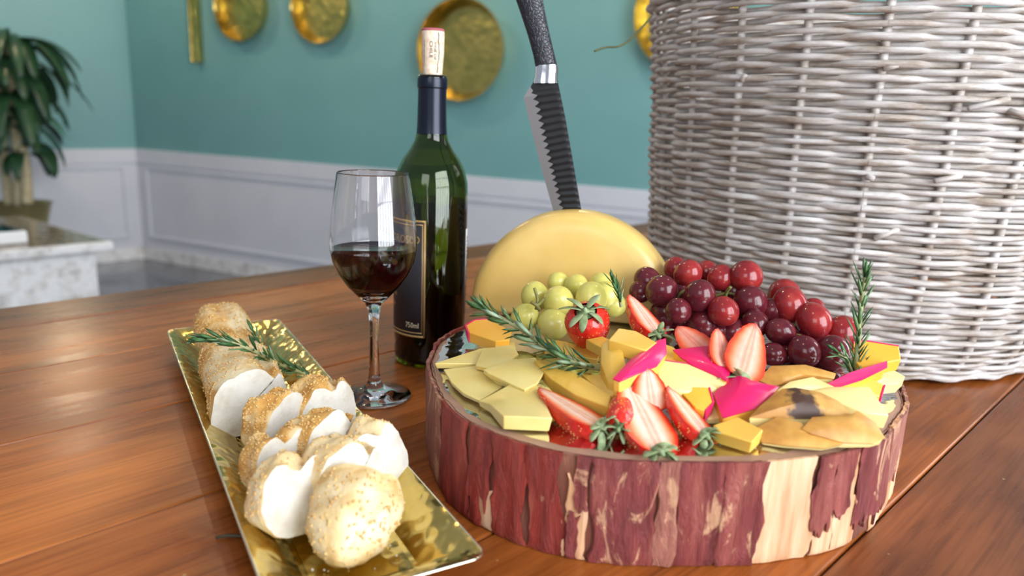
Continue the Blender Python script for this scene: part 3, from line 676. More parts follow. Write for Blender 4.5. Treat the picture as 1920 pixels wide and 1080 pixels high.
# ------------------------------------------------------------------ baguette
def superell(a, rx, rz, sh=0.0, gro=1.0):
    c, s = math.cos(a), math.sin(a); e = .85
    x = math.copysign(abs(c)**e, c)*rx; y = math.copysign(abs(s)**e, s)*rz
    if s < 0: y *= .82
    # split along the loaf's top: a ridge and a groove
    a -= sh
    y += gro*(rz*.10*math.exp(-((a-1.9)/.25)**2)-rz*.30*math.exp(-((a-1.35)/.17)**2)+rz*.12*math.exp(-((a-.85)/.3)**2))
    return x, y
def loaf(name, label, p0, p1, prof, rx, rz, n0=None, n1=None, cm=crust_m, seeds=90, seed=1, cut0=False, cut1=True, roll=0.0, upv=(0, 0, 1), gro=1.0):
    """bread piece from p0 to p1; prof: (t, scale); n0/n1: directions that tilt the two end planes."""
    p0, p1 = V(p0), V(p1); ax = (p1-p0); L = ax.length; ax.normalize()
    X, Y, A = frame(ax, upv)
    o = thing(name, V(((p0+p1)/2).to_tuple()), label, 'bread', 'pieces of sliced baguette on the brass tray')
    NR, NAg = 18, 44; vs = []
    def pt(t, a, s):
        x, y = superell(a, rx*s, rz*s, .45*math.sin(seed*2.3+t*2.0), gro*(1 if cut0 else min(1, t*2.2))*(1+.6*noise.noise(V((t*3, seed, 0))))); ca, sa = math.cos(roll), math.sin(roll); x, y = x*ca-y*sa, x*sa+y*ca
        q = X*x+Y*y; sh = 0
        if n0 is not None and t < .5:
            nn = V(n0).normalized(); sh = -(q.dot(nn)/ax.dot(nn))*(1-2*t)
        if n1 is not None and t >= .5:
            nn = V(n1).normalized(); sh += -(q.dot(nn)/ax.dot(nn))*(2*t-1)
        P = p0+ax*(L*t+sh)+q
        k = .0030*noise.noise(P*48+V((seed, 0, 0)))+.0011*noise.noise(P*150)
        P = P+q.normalized()*k
        P.z = max(P.z, .0050); return P
    tt = [i/NR for i in range(NR+1)]
    for t in tt:
        s = interp(prof, t)
        for k in range(NAg): vs.append(pt(t, 2*PI*k/NAg, s))
    fs = []
    for i in range(NR):
        for k in range(NAg): k2 = (k+1) % NAg; fs.append((i*NAg+k, i*NAg+k2, (i+1)*NAg+k2, (i+1)*NAg+k))
    part('crust', vs, fs, cm, o)
    for end, cut, t in ((0, cut0, 0), (1, cut1, 1)):
        s = interp(prof, t); ring = [vs[(0 if end == 0 else NR*NAg)+k] for k in range(NAg)]
        cen = sum(ring, V())/NAg; outd = (-ax if end == 0 else ax); V2 = []; F2 = []
        if not cut and s < .25:
            F2 = [tuple(range(NAg))]; part('crust_tip', ring, F2, cm, o); continue
        for rg in (1.0, .97, .85, .6, .3):
            for k in range(NAg):
                q = cen+(ring[k]-cen)*rg; bul = .0015*(1-rg**6)
                q = q+outd*(bul+(.0012*noise.noise(q*110) if rg < .98 else 0)); V2.append(q)
        V2.append(cen+outd*.0015)
        for i in range(4):
            for k in range(NAg): k2 = (k+1) % NAg; F2.append((i*NAg+k, i*NAg+k2, (i+1)*NAg+k2, (i+1)*NAg+k))
        for k in range(NAg): F2.append((4*NAg+k, 4*NAg+(k+1) % NAg, 5*NAg))
        part('crumb', V2, F2, crumb_m, o)
    r0 = random.Random(seed); S_v = []; S_f = []
    for i in range(seeds):
        t = r0.uniform(.04, .96); a = r0.uniform(-.3, PI+.3); s = interp(prof, t)
        c0 = pt(t, a, s); c1 = pt(t, a+.03, s); c2 = pt(min(1, t+.02), a, interp(prof, min(1, t+.02)))
        nn = (c1-c0).cross(c2-c0); 
        if nn.length < 1e-12: continue
        nn.normalize(); mid = p0+ax*L*t
        if nn.dot(c0-mid) < 0: nn = -nn
        dirn = (c1-c0).normalized(); th = r0.uniform(0, PI); bb = nn.cross(dirn); d1 = dirn*math.cos(th)+bb*math.sin(th); d2 = nn.cross(d1)
        b0 = len(S_v); S_v += [c0+d1*.0017, c0+d2*.0009, c0-d1*.0013, c0-d2*.0009, c0+nn*.0009, c0-nn*.0004]
        S_f += [(b0+x, b0+y, b0+4) for x, y in ((0, 1), (1, 2), (2, 3), (3, 0))]+[(b0+y, b0+x, b0+5) for x, y in ((0, 1), (1, 2), (2, 3), (3, 0))]
    if S_v: tag(part('sesame_seeds', S_v, S_f, sesame_m, o), kind='stuff')
    return o
cutn = V((.74, -.64, .22)).normalized()
flat = [(0, 1), (1, 1)]
loaf('baguette_end', 'largest baguette piece, uncut heel end at the rear of the brass tray', W(408, 590, .040), W(468, 762, .025), [(0, .30), (.04, .66), (.10, .84), (.28, .90), (.38, .80), (.62, .98), (1, 1.04)], .0295, .0245, None, cutn, crust_m, 1500, 1)
SL = [  # centre px, z, thickness, rx, rz, roll, crust, normal, label
    ((525, 796), .029, .026, .0265, .0235, -.10, crust_m, (.86, -.42, .10), 'baguette slice right in front of the large heel piece, left side'),
    ((600, 772), .030, .030, .0245, .0245, .12, crust_m, (.70, -.68, .10), 'baguette slice nearest the foot of the wine glass'),
    ((530, 872), .029, .022, .0255, .0235, -.12, crust_m, (.76, -.60, .20), 'thin baguette slice at the left rim, third from the front'),
    ((604, 842), .032, .030, .0250, .0245, .08, crust_m, (.78, -.55, .22), 'baguette slice in the middle of the pile on the tray'),
    ((548, 936), .029, .020, .0265, .0250, -.15, pale_crust, (.72, -.64, .24), 'baguette slice leaning left with a broad white cut face'),
    ((690, 862), .030, .026, .0240, .0245, .15, pale_crust, (.72, -.66, .12), 'baguette slice at the right rim with white cut face'),
    ((638, 900), .033, .028, .0245, .0245, .0, pale_crust, (.70, -.66, .22), 'baguette slice just behind the rounded front heel')]
for i, (c, z, th, rx, rz, rl, cm, nn, lab) in enumerate(SL):
    p = W(c[0], c[1], z); ax = V(nn).normalized()
    loaf('baguette_slice', lab, p-ax*th/2, p+ax*th/2, [(0, .96), (.12, 1), (.88, 1), (1, .97)], rx, rz, None, None, cm, 240 if cm is crust_m else 90, 20+i, cut0=True, cut1=True, roll=rl)
p0 = W(676, 925, .032); p1 = W(636, 1058, .017)
loaf('baguette_heel', 'rounded pale floured baguette heel at the front of the tray', p0, p1, [(0, .98), (.3, 1.0), (.6, .88), (.82, .64), (.94, .40), (1, .16)], .0262, .0245, None, None, pale_crust, 200, 40, cut0=True, cut1=False, gro=.45)
# crumbs
cv, cf = [], []
for i in range(46):
    q = ctr+u*random.uniform(.05, .24)+v_*random.uniform(-.03, .03); r = random.uniform(.0004, .0013); b0 = len(cv)
    q.z = .0042+r*.6
    for d in ((1, 0, 0), (0, 1, 0), (-1, 0, 0), (0, -1, 0), (0, 0, 1), (0, 0, -1)): cv.append(q+V(d)*r*random.uniform(.7, 1.3))
    cf += [(b0+x, b0+y, b0+4) for x, y in ((0, 1), (1, 2), (2, 3), (3, 0))]+[(b0+y, b0+x, b0+5) for x, y in ((0, 1), (1, 2), (2, 3), (3, 0))]
tag(part('bread_crumbs', cv, cf, crumb_m, None, org=ctr), 'white bread crumbs scattered on the front of the brass tray', 'crumbs', kind='stuff')
tw = thing('table_twig', W(438, 1006, 0), 'short dark twig lying on the table left of the tray', 'twig')
part('twig_stem', *tube([W(404, 1008, .0012), W(425, 1004, .0016), W(450, 1005, .0014), W(472, 1001, .0014)], [.0008, .001, .001, .0007], 6), twig_m, tw)

# ------------------------------------------------------------------ half cheese wheel and knife
YC = .712
cl = D(882, 612, YC-.035); crr = D(1238, 560, YC+.02)
wn = V((-.20, -.975, .06)).normalized()          # face direction
wx_ = V((0, 0, 1)).cross(wn).normalized(); wz_ = wn.cross(wx_).normalized()
if wx_.x < 0: wx_ = -wx_
wc = V(((cl.x+.099), YC, ZT+.004)); RW = .100; TW_ = .062
che = thing('half_cheese', V((wc.x, wc.y, ZT)), 'half wheel of pale yellow cheese standing behind the grapes', 'cheese')
pf = [(0, -.5), (.55, -.5), (.80, -.495), (.90, -.47), (.96, -.40), (.99, -.28), (1.0, 0), (.99, .28), (.96, .40), (.90, .47), (.80, .495), (.55, .5), (0, .5)]
N = 72; vs = []; fs = []
for r, t in pf:
    for k in range(N+1):
        a = -.03+(PI+.06)*k/N
        rr_ = RW*r*(1+.012*noise.noise(V((math.cos(a)*2, math.sin(a)*2, t)))); dd = TW_*t+.0015*noise.noise(V((math.cos(a)*r*2.4, math.sin(a)*r*2.4, 5+t)))
        q = wc+wx_*(math.cos(a)*rr_)+wz_*(math.sin(a)*rr_*1.0)-wn*dd; q.z = max(q.z, ZT+.0015); vs.append(q)
for i in range(len(pf)-1):
    for k in range(N): a = i*(N+1)+k; fs.append((a, a+1, a+N+2, a+N+1))
bot_ring = [i*(N+1) for i in range(len(pf))]+[i*(N+1)+N for i in range(len(pf)-1, -1, -1)]
fs.append(tuple(bot_ring))
part('cheese_body', vs, fs, wheel_m, che)
YK = YC+.004
kn = thing('carving_knife', D(1064, 405, YK), 'black fluted carving knife stuck upright in the cheese wheel', 'knife')
sp = [(0, 1045, 148), (.1, 1050, 172), (.25, 1060, 220), (.5, 1074, 300), (.83, 1092, 404), (1, 1101, 455)]; ed = [(0, 1001, 152), (.1, 982, 182), (.3, 998, 250), (.5, 1014, 312), (.83, 1040, 404), (1, 1060, 455)]
def lerp_poly(P, t):
    i = 0
    while i < len(P)-2 and t > P[i+1][0]: i += 1
    s = (t-P[i][0])/(P[i+1][0]-P[i][0]); return (P[i][1]+(P[i+1][1]-P[i][1])*s, P[i][2]+(P[i+1][2]-P[i][2])*s)
NU, NV = 240, 16; kb = 25
def tooth(t): q = (t*kb) % 1.0; return (.22+.17*(1-abs(2*q-1))**.8)*min(1, max(.02, (t-.03)*14))
def kpt(tt, vv, dpt):
    a = lerp_poly(ed, tt); b_ = lerp_poly(sp, tt); x = a[0]+(b_[0]-a[0])*vv; y = a[1]+(b_[1]-a[1])*vv
    if tt < .06 and vv > .0: y = y+(1-tt/.06)*0
    return D(x, y, YK+dpt)
def blade_grid(v0f, v1f, nv, flute, m, name):
    vs = []; fs = []
    for side in (0, 1):
        for i in range(NU+1):
            t = i/NU
            for j in range(nv+1):
                f = j/nv; vv = v0f(t)+(v1f(t)-v0f(t))*f
                th = .0011*min(1, vv/.35)+.0001
                if flute: th += .0006*(.5+.5*math.cos(2*PI*(t*kb-.5)))*min(1, max(0, (vv-.3)*8))*min(1, max(0, t*14-.6))*min(1, (1-vv)*10)
                vs.append(kpt(t, vv, -th if side == 0 else th))
    o = (NU+1)*(nv+1)
    for side in (0, 1):
        for i in range(NU):
            for j in range(nv):
                a = side*o+i*(nv+1)+j; q = (a, a+1, a+nv+2, a+nv+1); fs.append(q if side == 0 else q[::-1])
    for i in range(NU):
        for j in (0, nv):
            a = i*(nv+1)+j; fs.append((a, a+nv+1, o+a+nv+1, o+a))
    for i in (0, NU):
        for j in range(nv): a = i*(nv+1)+j; fs.append((a, a+1, o+a+1, o+a))
    return part(name, vs, fs, m, kn, sharp=40)
blade_grid(lambda t: tooth(t), lambda t: 1.0, 12, True, blade_m, 'blade')
blade_grid(lambda t: 0.0, lambda t: tooth(t), 4, False, edge_m, 'cutting_edge')
hc = [(1025, 128), (1019, 100), (1010, 64), (1000, 26), (990, -12), (978, -55), (966, -95), (955, -120)]; hw = [19.5, 18.5, 19, 21, 23.5, 26, 26, 20]
ppts = catmull([D(x, y, YK) for x, y in hc], 6); sc_ = .72/F
rads = []
for i in range(len(ppts)):
    t = i/6; k = min(int(t), len(hw)-2); rads.append((hw[k]+(hw[k+1]-hw[k])*(t-k))*sc_)
part('handle', *tube(ppts, rads, 24, flat=.55, hint=(0, 1, 0)), handle_m, kn, sharp=60)
# tube: X from hint x axis gives the in-plane width
bp_ = [D(1025, 122, YK), D(1025, 132, YK), D(1024, 144, YK), D(1023, 152, YK), D(1023, 156, YK)]
part('bolster', *tube(bp_, [20*sc_, 20.5*sc_, 20.5*sc_, 21.5*sc_, 22*sc_], 24, flat=.55, hint=(0, 1, 0)), chrome, kn, sharp=50)

# ------------------------------------------------------------------ cheese pieces
def piece(name, label, cat, pts, t, body, rind=None, sides=(), bulge=.0, rind_t=.0014, group=None, scorch=None, gp=None):
    if scorch: pts = [tuple(a*(1-k/7)+c*(k/7) for a, c in zip(pts[i], pts[(i+1) % len(pts)])) for i in range(len(pts)) for k in range(7)]
    P = [W(x, y, ZT+.0022+h*.001) for x, y, h in pts]; n = len(P); cen = sum(P, V())/n
    zmin = ZT+.0026
    o = thing(name, V((cen.x, cen.y, max(zmin, cen.z-t*.001))), label, cat, group)
    B = []
    for q in P:
        z = max(zmin-.0004, q.z-t*.001); B.append(V((q.x+(cen.x-q.x)*.06, q.y+(cen.y-q.y)*.04+.0012, min(z, q.z-.0012))))
    nrm = V()
    for i in range(n): nrm += (P[i]-cen).cross(P[(i+1) % n]-cen)
    nrm.normalize()
    if nrm.z < 0: nrm = -nrm
    def topped(off_, inner=(.82, .45), ex=0.0):
        vs = [q+nrm*off_+(q-cen).normalized()*ex for q in P]
        for s in inner: vs += [cen+(q-cen)*s+nrm*(off_+bulge*(1-s*s)*1.3) for q in P]
        vs.append(cen+nrm*(off_+bulge*1.3)); fs = []
        for r in range(len(inner)):
            for i in range(n): j = (i+1) % n; fs.append((r*n+i, r*n+j, (r+1)*n+j, (r+1)*n+i))
        r = len(inner)
        for i in range(n): fs.append((r*n+i, r*n+(i+1) % n, (r+1)*n))
        return vs, fs
    vs, fs = topped(0); b0 = len(vs); vs += B
    for i in range(n): j = (i+1) % n; fs.append((j, i, b0+i, b0+j))
    fs.append(tuple(range(b0+n-1, b0-1, -1)))
    bd = part('cheese_flesh', vs, fs, body, o, sharp=32); bevel(bd, .0007, 2)
    if rind and not sides:
        vs, fs = topped(rind_t*.7, ex=.0003); vs2, fs2 = topped(-.0002); b0 = len(vs)
        vs += vs2; fs += [tuple(b0+i for i in f[::-1]) for f in fs2]
        for i in range(n): j = (i+1) % n; fs.append((j, i, b0+i, b0+j))
        cols = None
        if scorch:
            s1, s2, rad = W(scorch[0][0], scorch[0][1], cen.z), W(scorch[1][0], scorch[1][1], cen.z), scorch[2]; cols = []
            vs, fs = topped(rind_t*.7, (.94, .88, .8, .72, .64, .56, .48, .4, .32, .24, .16, .08), .0003)
            # refine around the outline so that the scorch mark keeps its shape
            for q in vs:
                d_ = s2-s1; tt = max(0, min(1, (q-s1).dot(d_)/d_.length_squared)); dist = (q-(s1+d_*tt)).length; cols.append((max(0, 1-dist/rad),)*3)
        part('rind', vs, fs, rind, o, sharp=50, colors=cols)
    for i in sides:
        j = (i+1) % n; oo = ((P[i]+P[j])/2-cen); oo.z = 0; e = (P[j]-P[i]).normalized(); oo = oo-e*oo.dot(e); oo.normalize(); oo *= rind_t
        up_ = V((0, 0, .0004))
        vs = [P[i]+up_, P[j]+up_, B[j], B[i], P[i]+oo+up_, P[j]+oo+up_, B[j]+oo, B[i]+oo]
        bevel(part('rind', vs, [(0, 1, 2, 3), (4, 7, 6, 5), (0, 4, 5, 1), (1, 5, 6, 2), (2, 6, 7, 3), (3, 7, 4, 0)], rind, o, smooth=False), .0004)
    return o
gS, gW, gR = 'pale cheese slices on the left of the log', 'magenta-waxed cheese wedges', 'tan-rinded cheese pieces on the right of the log'
PC = [
 ('cheese_slice', 'narrow pointed pale cheese slice at the left rim of the log', [(814, 681, 6), (902, 653, 7), (932, 650, 7), (897, 682, 6)], 5, slice_m, None, (), .0, gS),
 ('cheese_slice', 'small pale cheese slice peeping out behind the other slices', [(928, 641, 8), (965, 641, 8), (968, 657, 9), (928, 655, 8)], 5, slice_m, None, (), .0, gS),
 ('cheese_slice', 'pale cheese slice lying flat at the left, lowest of its pile', [(831, 692, 4), (893, 685, 5), (911, 698, 5), (943, 725, 5), (899, 750, 4), (869, 737, 4), (846, 717, 4)], 3.5, slice_m, None, (), .0, gS),
 ('cheese_slice', 'folded pale cheese slice in the upper middle of the pile', [(891, 685, 9), (903, 656, 11), (962, 646, 12), (973, 664, 13), (948, 684, 13), (925, 692, 11)], 4, slice_m, None, (), .001, gS),
 ('cheese_slice', 'thin yellow cheese slice mostly hidden under the rumpled one', [(905, 697, 7), (950, 690, 8), (985, 715, 8), (962, 726, 8), (930, 716, 7)], 2.5, slice_m, None, (), .0, gS),
 ('cheese_slice', 'rumpled pale cheese slice under the rosemary, top of its pile', [(905, 693, 12), (962, 673, 15), (1004, 670, 16), (1022, 696, 15), (1008, 719, 13), (985, 731, 12), (948, 715, 12), (916, 701, 12)], 4, slice_m, None, (), .0015, gS),
 ('cheese_slice', 'thick pale cheese slab closest to the front on the left', [(896, 752, 4), (920, 740, 8), (957, 720, 10), (1008, 721, 11), (1036, 784, 10), (944, 780, 10), (918, 757, 7)], 10, slice_m, None, (), .0005, gS),
 ('cheese_wedge', 'amber cheese wedge with a magenta edge beside the cheese wheel', [(874, 610, 14), (890, 600, 16), (914, 598, 17), (960, 620, 16), (956, 637, 13), (930, 640, 12), (880, 624, 12)], 9, orange_m, pink_m, (0, 1, 6), .0, gW),
 ('cheese_strip', 'narrow yellow cheese strip under the whole strawberry', [(1020, 634, 14), (1060, 640, 14), (1125, 662, 14), (1122, 674, 13), (1060, 664, 13), (1020, 650, 13)], 8, flesh_m, None, (), .0, gW),
 ('cheese_wedge', 'long plain yellow cheese wedge pointing at the rosemary', [(1001, 676, 18), (1014, 673, 19), (1066, 692, 19), (1147, 742, 16), (1141, 763, 12), (1080, 741, 12), (1033, 711, 14)], 9, flesh_m, None, (), .001, gW),
 ('cheese_wedge', 'short yellow cheese wedge tucked behind the long wedge', [(1090, 702, 17), (1128, 702, 19), (1158, 730, 19), (1146, 745, 15), (1118, 727, 15)], 9, flesh_m, None, (), .0, gW),
 ('cheese_wedge', 'upright curved yellow cheese wedge left of the magenta wedges', [(1127, 648, 34), (1140, 634, 38), (1166, 652, 38), (1174, 686, 30), (1158, 722, 22), (1140, 716, 22), (1126, 680, 28)], 14, flesh_m, None, (), .002, gW),
 ('cheese_strip', 'small yellow cheese tip under the whole strawberry on the right', [(1098, 636, 26), (1130, 630, 28), (1150, 640, 28), (1128, 652, 25)], 8, flesh_m, None, (), .0, gW),
 ('cheese_cube', 'pale yellow cheese chunk on top of the middle pile', [(1140, 638, 42), (1160, 615, 44), (1192, 620, 44), (1232, 642, 42), (1212, 657, 40), (1175, 646, 42)], 10, flesh_m, None, (), .0, gW),
 ('cheese_wedge', 'yellow cheese wedge between the two magenta pieces', [(1236, 640, 34), (1262, 650, 33), (1300, 680, 28), (1270, 690, 25), (1236, 672, 28)], 12, flesh_m, None, (), .0, gW),
 ('cheese_wedge', 'magenta-skinned cheese wedge left of center leaning on the pale chunk', [(1149, 711, 29), (1182, 676, 35), (1232, 640, 41), (1247, 637, 41), (1249, 665, 35), (1230, 689, 31), (1196, 702, 29), (1162, 717, 28)], 12, flesh_m, pink_m, (), .003, gW),
 ('cheese_wedge', 'magenta-skinned cheese wedge with scuffed top beneath the halved strawberries', [(1262, 658, 34), (1329, 650, 36), (1346, 669, 33), (1370, 697, 27), (1362, 716, 23), (1344, 708, 24), (1300, 687, 28), (1278, 673, 31)], 10, flesh_m, pink_m, (), .0025, gW),
 ('cheese_wedge', 'pale cheese wedge with a thin magenta edge in the pile middle', [(1234, 674, 31), (1290, 682, 29), (1340, 704, 25), (1385, 730, 19), (1348, 732, 17), (1288, 734, 18), (1232, 728, 19)], 13, pale_m, pink_m, (0, 1, 2), .001, gW),
 ('cheese_wedge', 'largest bright magenta cheese wedge in the front of the pile', [(1382, 696, 27), (1408, 716, 24), (1460, 727, 22), (1448, 741, 18), (1415, 768, 12), (1355, 785, 8), (1338, 740, 16), (1357, 722, 20)], 10, orange_m, pink_m, (), .003, gW),
 ('cheese_wedge', 'small orange cheese wedge with magenta end behind the front strawberries', [(1270, 728, 18), (1296, 725, 20), (1328, 726, 20), (1336, 754, 14), (1321, 770, 11), (1304, 764, 12)], 9, orange_m, pink_m, (2, 3), .0, gW),
 ('cheese_wedge', 'tiny pale cheese corner under the small orange wedge', [(1306, 778, 6), (1338, 750, 10), (1354, 783, 5), (1330, 786, 4)], 5, pale_m, None, (), .0, gW),
 ('cheese_wedge', 'plain yellow cheese wedge standing at the front rim of the log', [(1337, 797, 10), (1383, 781, 12), (1431, 806, 11), (1411, 829, 8), (1352, 812, 8)], 10, flesh_m, None, (), .0, gW),
 ('cheese_piece', 'tan-rinded cheese piece below the red grapes, rearmost of its kind', [(1420, 714, 21), (1446, 688, 27), (1509, 686, 28), (1566, 702, 25), (1562, 712, 22), (1520, 710, 22), (1487, 717, 20), (1453, 727, 18)], 8, pale_m, tan_rind, (), .002, gR),
 ('cheese_piece', 'ivory cheese sliver between two tan-rinded pieces', [(1456, 731, 20), (1480, 715, 23), (1525, 706, 25), (1566, 725, 21), (1523, 735, 18), (1480, 736, 18)], 8, pale_m, None, (), .001, gR),
 ('cheese_piece', 'tan-rinded cheese piece with a dark scorched mark', [(1404, 785, 11), (1424, 764, 15), (1466, 731, 23), (1491, 729, 24), (1535, 737, 22), (1571, 754, 18), (1595, 779, 12), (1569, 785, 11), (1490, 787, 10)], 8, pale_m, scorch_rind, (), .004, gR),
 ('cheese_piece', 'ivory cheese piece with a smooth broad top at the right', [(1522, 733, 21), (1564, 725, 23), (1631, 725, 23), (1667, 779, 13), (1624, 774, 14), (1571, 754, 18)], 10, pale_m, None, (), .002, gR),
 ('cheese_piece', 'low tan-rinded cheese piece lying at the front rim of the log', [(1420, 803, 8), (1458, 784, 12), (1501, 795, 11), (1520, 812, 8), (1588, 831, 3), (1545, 842, 2), (1468, 836, 2), (1428, 830, 2)], 8, pale_m, tan_rind, (), .002, gR),
 ('cheese_piece', 'tan-rinded cheese piece closest to the right front rim', [(1503, 806, 10), (1523, 784, 14), (1594, 779, 15), (1606, 772, 16), (1638, 793, 11), (1657, 822, 5), (1636, 833, 3), (1581, 831, 4), (1521, 815, 8)], 9, pale_m, tan_rind, (), .003, gR),
 ('cheese_wedge', 'amber cheese wedge with thin magenta edge next to the basket', [(1600, 642, 35), (1622, 639, 36), (1686, 649, 35), (1690, 674, 28), (1613, 688, 22), (1598, 670, 26)], 9, orange_m, pink_m, (0, 1), .0, gW),
 ('cheese_wedge', 'narrow magenta-skinned wedge behind the upright rosemary', [(1549, 720, 21), (1595, 698, 25), (1661, 677, 27), (1661, 690, 23), (1613, 713, 19), (1566, 728, 17)], 9, orange_m, pink_m, (), .001, gW),
 ('cheese_piece', 'pale translucent cheese piece at the far right rim', [(1613, 722, 12), (1661, 684, 19), (1698, 706, 14), (1684, 719, 10), (1637, 722, 10)], 8, pale_m, None, (), .0, gR),
 ('cheese_wedge', 'small yellow wedge with magenta side under the upright rosemary', [(1605, 726, 14), (1631, 708, 17), (1657, 721, 14), (1650, 743, 9), (1625, 738, 10)], 9, flesh_m, pink_m, (2,), .0, gW),
]
for (nm, lab, pts, t, body, rind, sides, bulge, g) in PC:
    piece(nm, lab, 'cheese', pts, t, body, rind, sides, bulge, group=g, scorch=((1474, 738), (1524, 780), .0210) if 'scorched' in lab else None)

# ------------------------------------------------------------------ strawberries
BPROF = [(0, .50), (.08, .82), (.22, 1.0), (.42, .97), (.62, .82), (.80, .60), (.92, .38), (.98, .18), (1, .03)]
def strawberry(label, tip, base, hw_, nrm, whole=False, sepals=7, seed=0, seedsn=70, thick=1.0, leafy=1.0, ripe=0.0, flare=1):
    T = W(tip[0], tip[1], ZT+tip[2]*.001); Bp = W(base[0], base[1], ZT+base[2]*.001); ax = (T-Bp); L = ax.length; A = ax.normalized()
    Nn = V(nrm); Nn = (Nn-A*Nn.dot(A)).normalized(); X = A.cross(Nn).normalized()
    dep = ((T+Bp)/2-EYE).dot(fw); w = hw_*dep/F
    o = thing('strawberry', (T+Bp)/2, label, 'strawberry', 'strawberries on the log slice'); rs = random.Random(seed)
    NL, NG = 18, 28; vs = []; fs = []
    def sp_(t, a): 
        r = w*interp(BPROF, t); return Bp+A*L*t+X*math.cos(a)*r-Nn*math.sin(a)*r*thick
    a0, a1 = (0, 2*PI) if whole else (0, PI)
    for i in range(NL+1):
        for k in range(NG+1): vs.append(sp_(i/NL, a0+(a1-a0)*k/NG))
    for i in range(NL):
        for k in range(NG): q = i*(NG+1)+k; fs.append((q, q+1, q+NG+2, q+NG+1))
    part('skin', vs, fs, berry_m, o)
    if not whole:
        # flat cut face with a red margin, pale flesh and a pinkish core
        cs = [(1.0, (.58, .012, .006)), (.92, (.68, .030, .012)), (.80, (.80, .12, .04)), (.66, (.86, .30, .15)), (.48, (.88, .52, .38)), (.28, (.88, .66, .54)), (.12, (.80, .40, .28)), (0, (.86, .58, .46))]
        if ripe: cs = [(f, tuple(a*(1-ripe)+b_*ripe for a, b_ in zip(c, (.74, .10, .035)))) for f, c in cs]
        V2, F2, CC = [], [], []; m_ = len(cs)
        for i in range(NL+1):
            t = i/NL; r = w*interp(BPROF, t)
            for sgn in (1, -1):
                for q, (f, c) in enumerate(cs):
                    if sgn == -1 and q == m_-1: continue
                    x = sgn*f*r; endf = min(1, (1-t)*7); pale = .5+.5*math.sin(rs.random()*6)
                    c2 = tuple(a*endf+b_*(1-endf) for a, b_ in zip(c, (.62, .022, .010)))
                    V2.append((i, sgn, q, Bp+A*L*t+X*x+Nn*.0006*(1-f)+Nn*.0003*noise.noise(V((x*900, t*30, seed))), c2))
        # order each row from +1 to -1
        rowv = []; out = []; cols = []
        for i in range(NL+1):
            r = [v for v in V2 if v[0] == i]; r1 = [v for v in r if v[1] == 1]; r2 = [v for v in r if v[1] == -1][::-1]
            out += [v[3] for v in r1+r2]; cols += [v[4] for v in r1+r2]
        cn = 2*m_-1
        for i in range(NL):
            for k in range(cn-1): q = i*cn+k; F2.append((q, q+1, q+cn+1, q+cn))
        part('cut_face', out, F2, berry_cut, o, colors=cols)
    sv, sf = [], []
    for i in range(seedsn):
        t = .08+.84*((i*.618) % 1); a = a0+(a1-a0)*(.04+.92*((i*.377+.13*(i % 3)) % 1)); c = sp_(t, a); n_ = (c-(Bp+A*L*t)).normalized(); s_ = n_.cross(A).normalized(); b0 = len(sv)
        sv += [c+A*.0007, c+s_*.00042, c-A*.0007, c-s_*.00042, c+n_*.00035, c-n_*.0004]
        sf += [(b0+x, b0+y, b0+4) for x, y in ((0, 1), (1, 2), (2, 3), (3, 0))]+[(b0+y, b0+x, b0+5) for x, y in ((0, 1), (1, 2), (2, 3), (3, 0))]
    tag(part('seeds', sv, sf, seed_m, o), kind='stuff')
    if sepals:
        cal = part('calyx', *capped([(.0012, -.0035), (.0014, -.001), (w*.42, .0006), (w*.30, .0022)], 12, Bp, A), leaf_m, o)
        for k in range(sepals):
            a = 2*PI*(k+rs.random()*.5)/sepals; d = X*math.cos(a)+Nn*math.sin(a)
            lf = blade_leaf(Bp+d*w*.2-A*.0008, d*1.0-A*(rs.uniform(.1, .7) if flare else rs.uniform(-.35, .25)), w*rs.uniform(.75, 1.05)*leafy, w*.17, rs.uniform(.02, .12), 'sepal', leaf_m, cal)
    return o
strawberry('halved strawberry at the left front, lying with its tip toward the rosemary', (1011, 727, 15), (1128, 800, 10), 42, (.50, -.42, .75), seed=1, leafy=.8)
strawberry('dark whole strawberry hidden behind the large front half', (1172, 728, 16), (1160, 803, 11), 26, (0, -.8, .6), whole=True, seed=2)
strawberry('small halved strawberry standing behind the large front half', (1213, 690, 34), (1224, 768, 14), 36, (.10, -.85, .5), seed=3, sepals=0)
strawberry('largest halved strawberry in front, white cut face toward the viewer', (1172, 709, 27), (1240, 846, 3.5), 53, (.35, -.75, .62), seed=4, thick=.75, leafy=.6)
strawberry('halved strawberry right of the largest front half, leaves at the rim', (1252, 724, 24), (1324, 815, 7), 41, (.62, -.45, .62), seed=5, thick=.9, leafy=.75)
strawberry('whole strawberry with green leaves on top beside the green grapes', (1108, 650, 12), (1098, 584, 47), 42, (0, -.8, .6), whole=True, seed=6, leafy=1.05, seedsn=110, flare=0)
strawberry('halved strawberry leaning up between green and red grapes', (1181, 553, 56), (1234, 628, 38), 34, (.50, -.72, .45), seed=7)
strawberry('round halved strawberry in shadow below the dark grapes', (1270, 612, 46), (1322, 660, 36), 30, (.15, -.85, .5), seed=8, sepals=0, ripe=.55)
strawberry('narrow halved strawberry standing left of the tall upright half', (1346, 616, 50), (1356, 688, 32), 25, (.2, -.9, .3), seed=9, sepals=0, thick=.8, ripe=.35)
strawberry('tall upright halved strawberry with orange-red cut face below the grapes', (1417, 607, 54), (1389, 708, 27), 42, (.12, -.88, .42), seed=10, thick=.7, sepals=4, ripe=.35)
lx = [(1238, 640), (1255, 650), (1225, 652), (1265, 640)]

